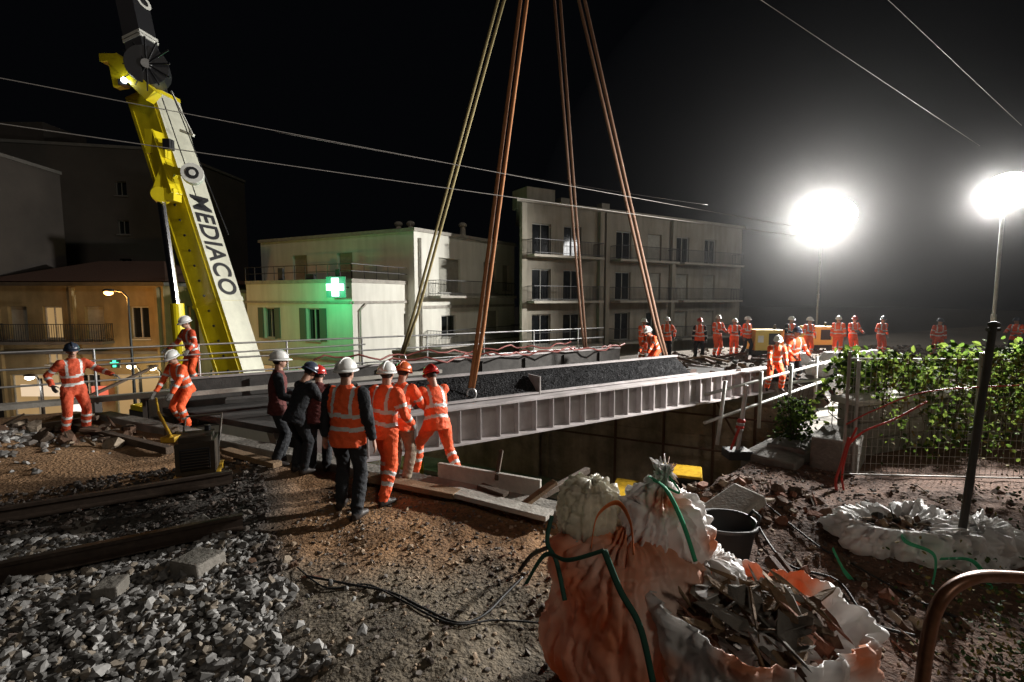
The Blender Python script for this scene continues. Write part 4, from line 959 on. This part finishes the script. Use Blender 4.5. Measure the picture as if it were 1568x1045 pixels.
V=[c+Vector((r*math.cos(6.2832*j/n)*(1+.05*math.cos(2*6.2832*j/n)),r*math.sin(6.2832*j/n),z+.008*math.sin(3*6.2832*j/n))) for r,z in pf for j in range(n)]
mb.add(V,np.array([[i*n+j,i*n+(j+1)%n,(i+1)*n+(j+1)%n,(i+1)*n+j] for i in range(len(pf)-1) for j in range(n)]),0)
for q in(-1,1): mb.loft([c+Vector((q*.25,-.09,.43)),c+Vector((q*.28,-.06,.5)),c+Vector((q*.28,.06,.5)),c+Vector((q*.25,.09,.43))],.014,mi=0,n=8)
mb.ell(c+Vector((0,0,.16)),(.19,.19,.06),1); mb.build('tub',[rubber,woodd],e,smooth=True)
mb=MB(); g_=lambda x,y:hz(x,y)+.0
debris(mb,2.9,5.7,.9,.6,g_,110,.04,.2,.12,(4,4,2,7,6)); debris(mb,2.9,3.9,.8,.6,g_,60,.03,.18,.04,(4,4,2,7,6)); debris(mb,5.6,5.6,1.3,.6,g_,35,.03,.14,.04,(4,7,6))
debris(mb,2.0,6.0,.6,.35,g_,30,.05,.25,.08,(4,2,6,7)); debris(mb,-2.4,4.5,.9,.35,g_,18,.04,.14,.02,(4,2,6)); debris(mb,-8.3,8.6,2.2,.9,lambda x,y:hz(x,y)+.05,60,.08,.4,.15,(7,4,6,7))
debris(mb,1.2,4.6,1.6,.8,g_,50,.02,.07,.01,(4,6,2))
mb.build('rubble_pile',dm,bevel=.004)
mb=MB()
for a,b,r in(((1190,850),(1250,930),.03),((1230,885),(1345,965),.025),((1160,870),(1290,930),.02)): mb.cyl(G(*a,.15),G(*b,.12),r,mi=0)
mb.cyl(G(1180,860,.12),G(1215,905,.12),.06,mi=0); mb.cyl(G(1250,930,.1),G(1300,950,.1),.05,mi=0)
mb.build('scrap_pipes',[rust],smooth=False)
mb=MB(); P=[D(1405,1120,1.9),D(1412,1045,1.9),D(1420,985,1.9),D(1432,935,1.9),D(1455,903,1.92),D(1490,886,1.95),D(1530,883,2.),D(1620,890,2.05),D(1750,905,2.1)]
hose(P,.026,0,50); mb.build('hoop_barrier',[mat('orange_rust_paint',(.3,.13,.065),.35,.3,n=20,amt=.5)],smooth=True)
e=empty('plate_compactor'); mb=MB(); c=G(302,738); Rm=Matrix.Rotation(R(25),3,'Z')
def L_(x,y,z): return c+Rm@Vector((x,y,z))
mb.box(L_(0,.2,.06),(.55,.8,.08),0,Rm); mb.beam(L_(0,-.2,.06),L_(0,-.32,.16),.55,.06,0); mb.box(L_(0,.2,.35),(.48,.5,.46),1,Rm); mb.box(L_(0,-.06,.35),(.36,.04,.3),2,Rm)
for i in range(7): mb.box(L_(0,-.085,.23+i*.04),(.32,.02,.012),1,Rm)
mb.box(L_(0,.2,.61),(.4,.4,.08),1,Rm); mb.cyl(L_(.12,.3,.66),L_(.12,.3,.74),.04,mi=2)
mb.loft([L_(-.22,.4,.3),L_(-.24,.7,.6),L_(-.24,.95,.75),L_(.24,.95,.75),L_(.24,.7,.6),L_(.22,.4,.3)],.018,mi=1,n=8)
mb.box(L_(0,-.3,.1),(.3,.05,.1),2,Rm)
mb.build('machine',[yelm,mat('dirty_black',(.06,.045,.03),.6,n=12),blkp],e,bevel=.012)
mb=MB(); mb.cyl(G(262,670,.1),G(243,632,.3),.03,mi=0); mb.cyl(G(243,632,.3),G(240,628,.3)+Vector((0,0,.25)),.02,mi=0); mb.box(G(262,672,.05),(.25,.2,.1),0); mb.build('tamping_tool',[yelm],bevel=.01)
for (u,v,y,s_) in((1171,530,21.5,1.0),(1250,520,24,1.0)):
    e=empty('generator'); mb=MB(); c=D(u,v,y); c.z=0
    mb.box(c+Vector((0,0,.75)),(1.25*s_,.8,.9),0); mb.box(c+Vector((0,0,.22)),(1.3*s_,.85,.14),1); mb.box(c+Vector((.2,-.41,.8)),(.5,.02,.5),1); mb.box(c+Vector((-.4,-.41,.8)),(.25,.03,.3),2); mb.cyl(c+Vector((.4,0,1.2)),c+Vector((.4,0,1.4)),.05,mi=1)
    for q in(-.45,.45): mb.cyl(c+Vector((q,-.45,.15)),c+Vector((q,-.3,.15)),.16,mi=1,n=14)
    mb.build('body',[mat('generator_yellow',(.75,.55,.12),.5),rubber,whp],e,bevel=.03)
for (u,v,y,w) in((1222,548,18.5,.4),(1280,552,17.5,.5),(1330,530,19,.4),(1035,548,18.5,.2),(1255,565,16,.35)):
    e=empty('sand_bag'); mb=MB(); c=D(u,v,y); bag(mb,(c.x,c.y,0.02),w,w,[(.0,0),(.9,.0),(1.05,.2*w*2),(1.,.8*w),(.7,1.2*w),(.0,1.3*w)],u*.1,0,.12,nu=60,sub=4); mb.build('sack',[woven],e,smooth=True)
mb=MB()
for i in range(40):
    u=random.uniform(1040,1400); c=G(u,random.uniform(548,585)); d=Vector((random.gauss(0,.8),random.gauss(0,.4),random.uniform(0,.25))); mb.beam(c+Vector((0,0,.1)),c+d+Vector((0,0,.15)),random.uniform(.05,.2),random.uniform(.04,.1),random.randrange(3))
mb.build('site_timber',[woodd,wood,rust])
e=empty('excavator'); mb=MB(); c=Vector((4.2,12.8,-4.8)); Rm=Matrix.Rotation(R(-20),3,'Z')
def L_(x,y,z): return c+Rm@Vector((x,y,z))
for q in(-.85,.85):
    mb.box(L_(0,q,.38),(2.6,.45,.7),1,Rm); 
    for x in(-1.3,1.3): mb.cyl(L_(x,q-.22,.38),L_(x,q+.22,.38),.35,mi=1,n=14)
mb.box(L_(-.3,0,1.25),(2.2,1.9,.9),0,Rm); mb.box(L_(.35,.5,2.1),(1.1,.85,.9),2,Rm); mb.box(L_(.35,.5,2.58),(1.15,.9,.08),0,Rm); mb.box(L_(-1.1,0,1.5),(.7,1.8,1.),0,Rm)
for q in((-.15,.1),(.9,.1),(-.15,.92),(.9,.92)): mb.beam(L_(q[0],q[1],1.6),L_(q[0],q[1],2.56),.07,.07,0)
mb.beam(L_(.9,-.2,1.3),L_(2.0,-.3,2.75),.3,.4,0); mb.beam(L_(2.0,-.3,2.7),L_(3.2,-.4,2.3),.28,.35,0); mb.beam(L_(3.2,-.4,2.35),L_(3.5,-.4,.9),.25,.3,0); mb.cyl(L_(1.,-.2,1.9),L_(2.3,-.3,2.3),.07,mi=3)
mb.box(L_(3.3,-.4,.6),(.6,.8,.55),1,Rm)
mb.build('body',[yelm,rubber,glass,chrome],e,bevel=.03)
# ---------------------------------------------------------------- haze around the lamps, night sky, added fill sun
mb=MB(); mb.ell((20,24,5),(19,18,15),0,nu=48,nv=24)
hm_=bpy.data.materials.new('night_haze'); hm_.use_nodes=True; nt=hm_.node_tree; nt.nodes.remove(nt.nodes['Principled BSDF'])
vs=nt.nodes.new('ShaderNodeVolumeScatter'); vs.inputs['Density'].default_value=.0013; vs.inputs['Anisotropy'].default_value=.9
nt.links.new(vs.outputs[0],nt.nodes['Material Output'].inputs['Volume'])
mb.build('background_haze',[hm_])
w=bpy.data.worlds.new("World"); sc.world=w; w.use_nodes=True
w.node_tree.nodes['Background'].inputs[0].default_value=(.6,.68,.9,1); w.node_tree.nodes['Background'].inputs[1].default_value=.002
sn=bpy.data.lights.new('fill_sun','SUN'); sn.energy=.28; sn.angle=R(8); sn.color=(1,.89,.76)  # added fill from behind right of the camera; no moon is known
so=bpy.data.objects.new('fill_sun',sn); sc.collection.objects.link(so); so.rotation_euler=(R(50),0,R(30))
sc.view_settings.view_transform='Standard'; sc.view_settings.look='None'; sc.view_settings.exposure=0
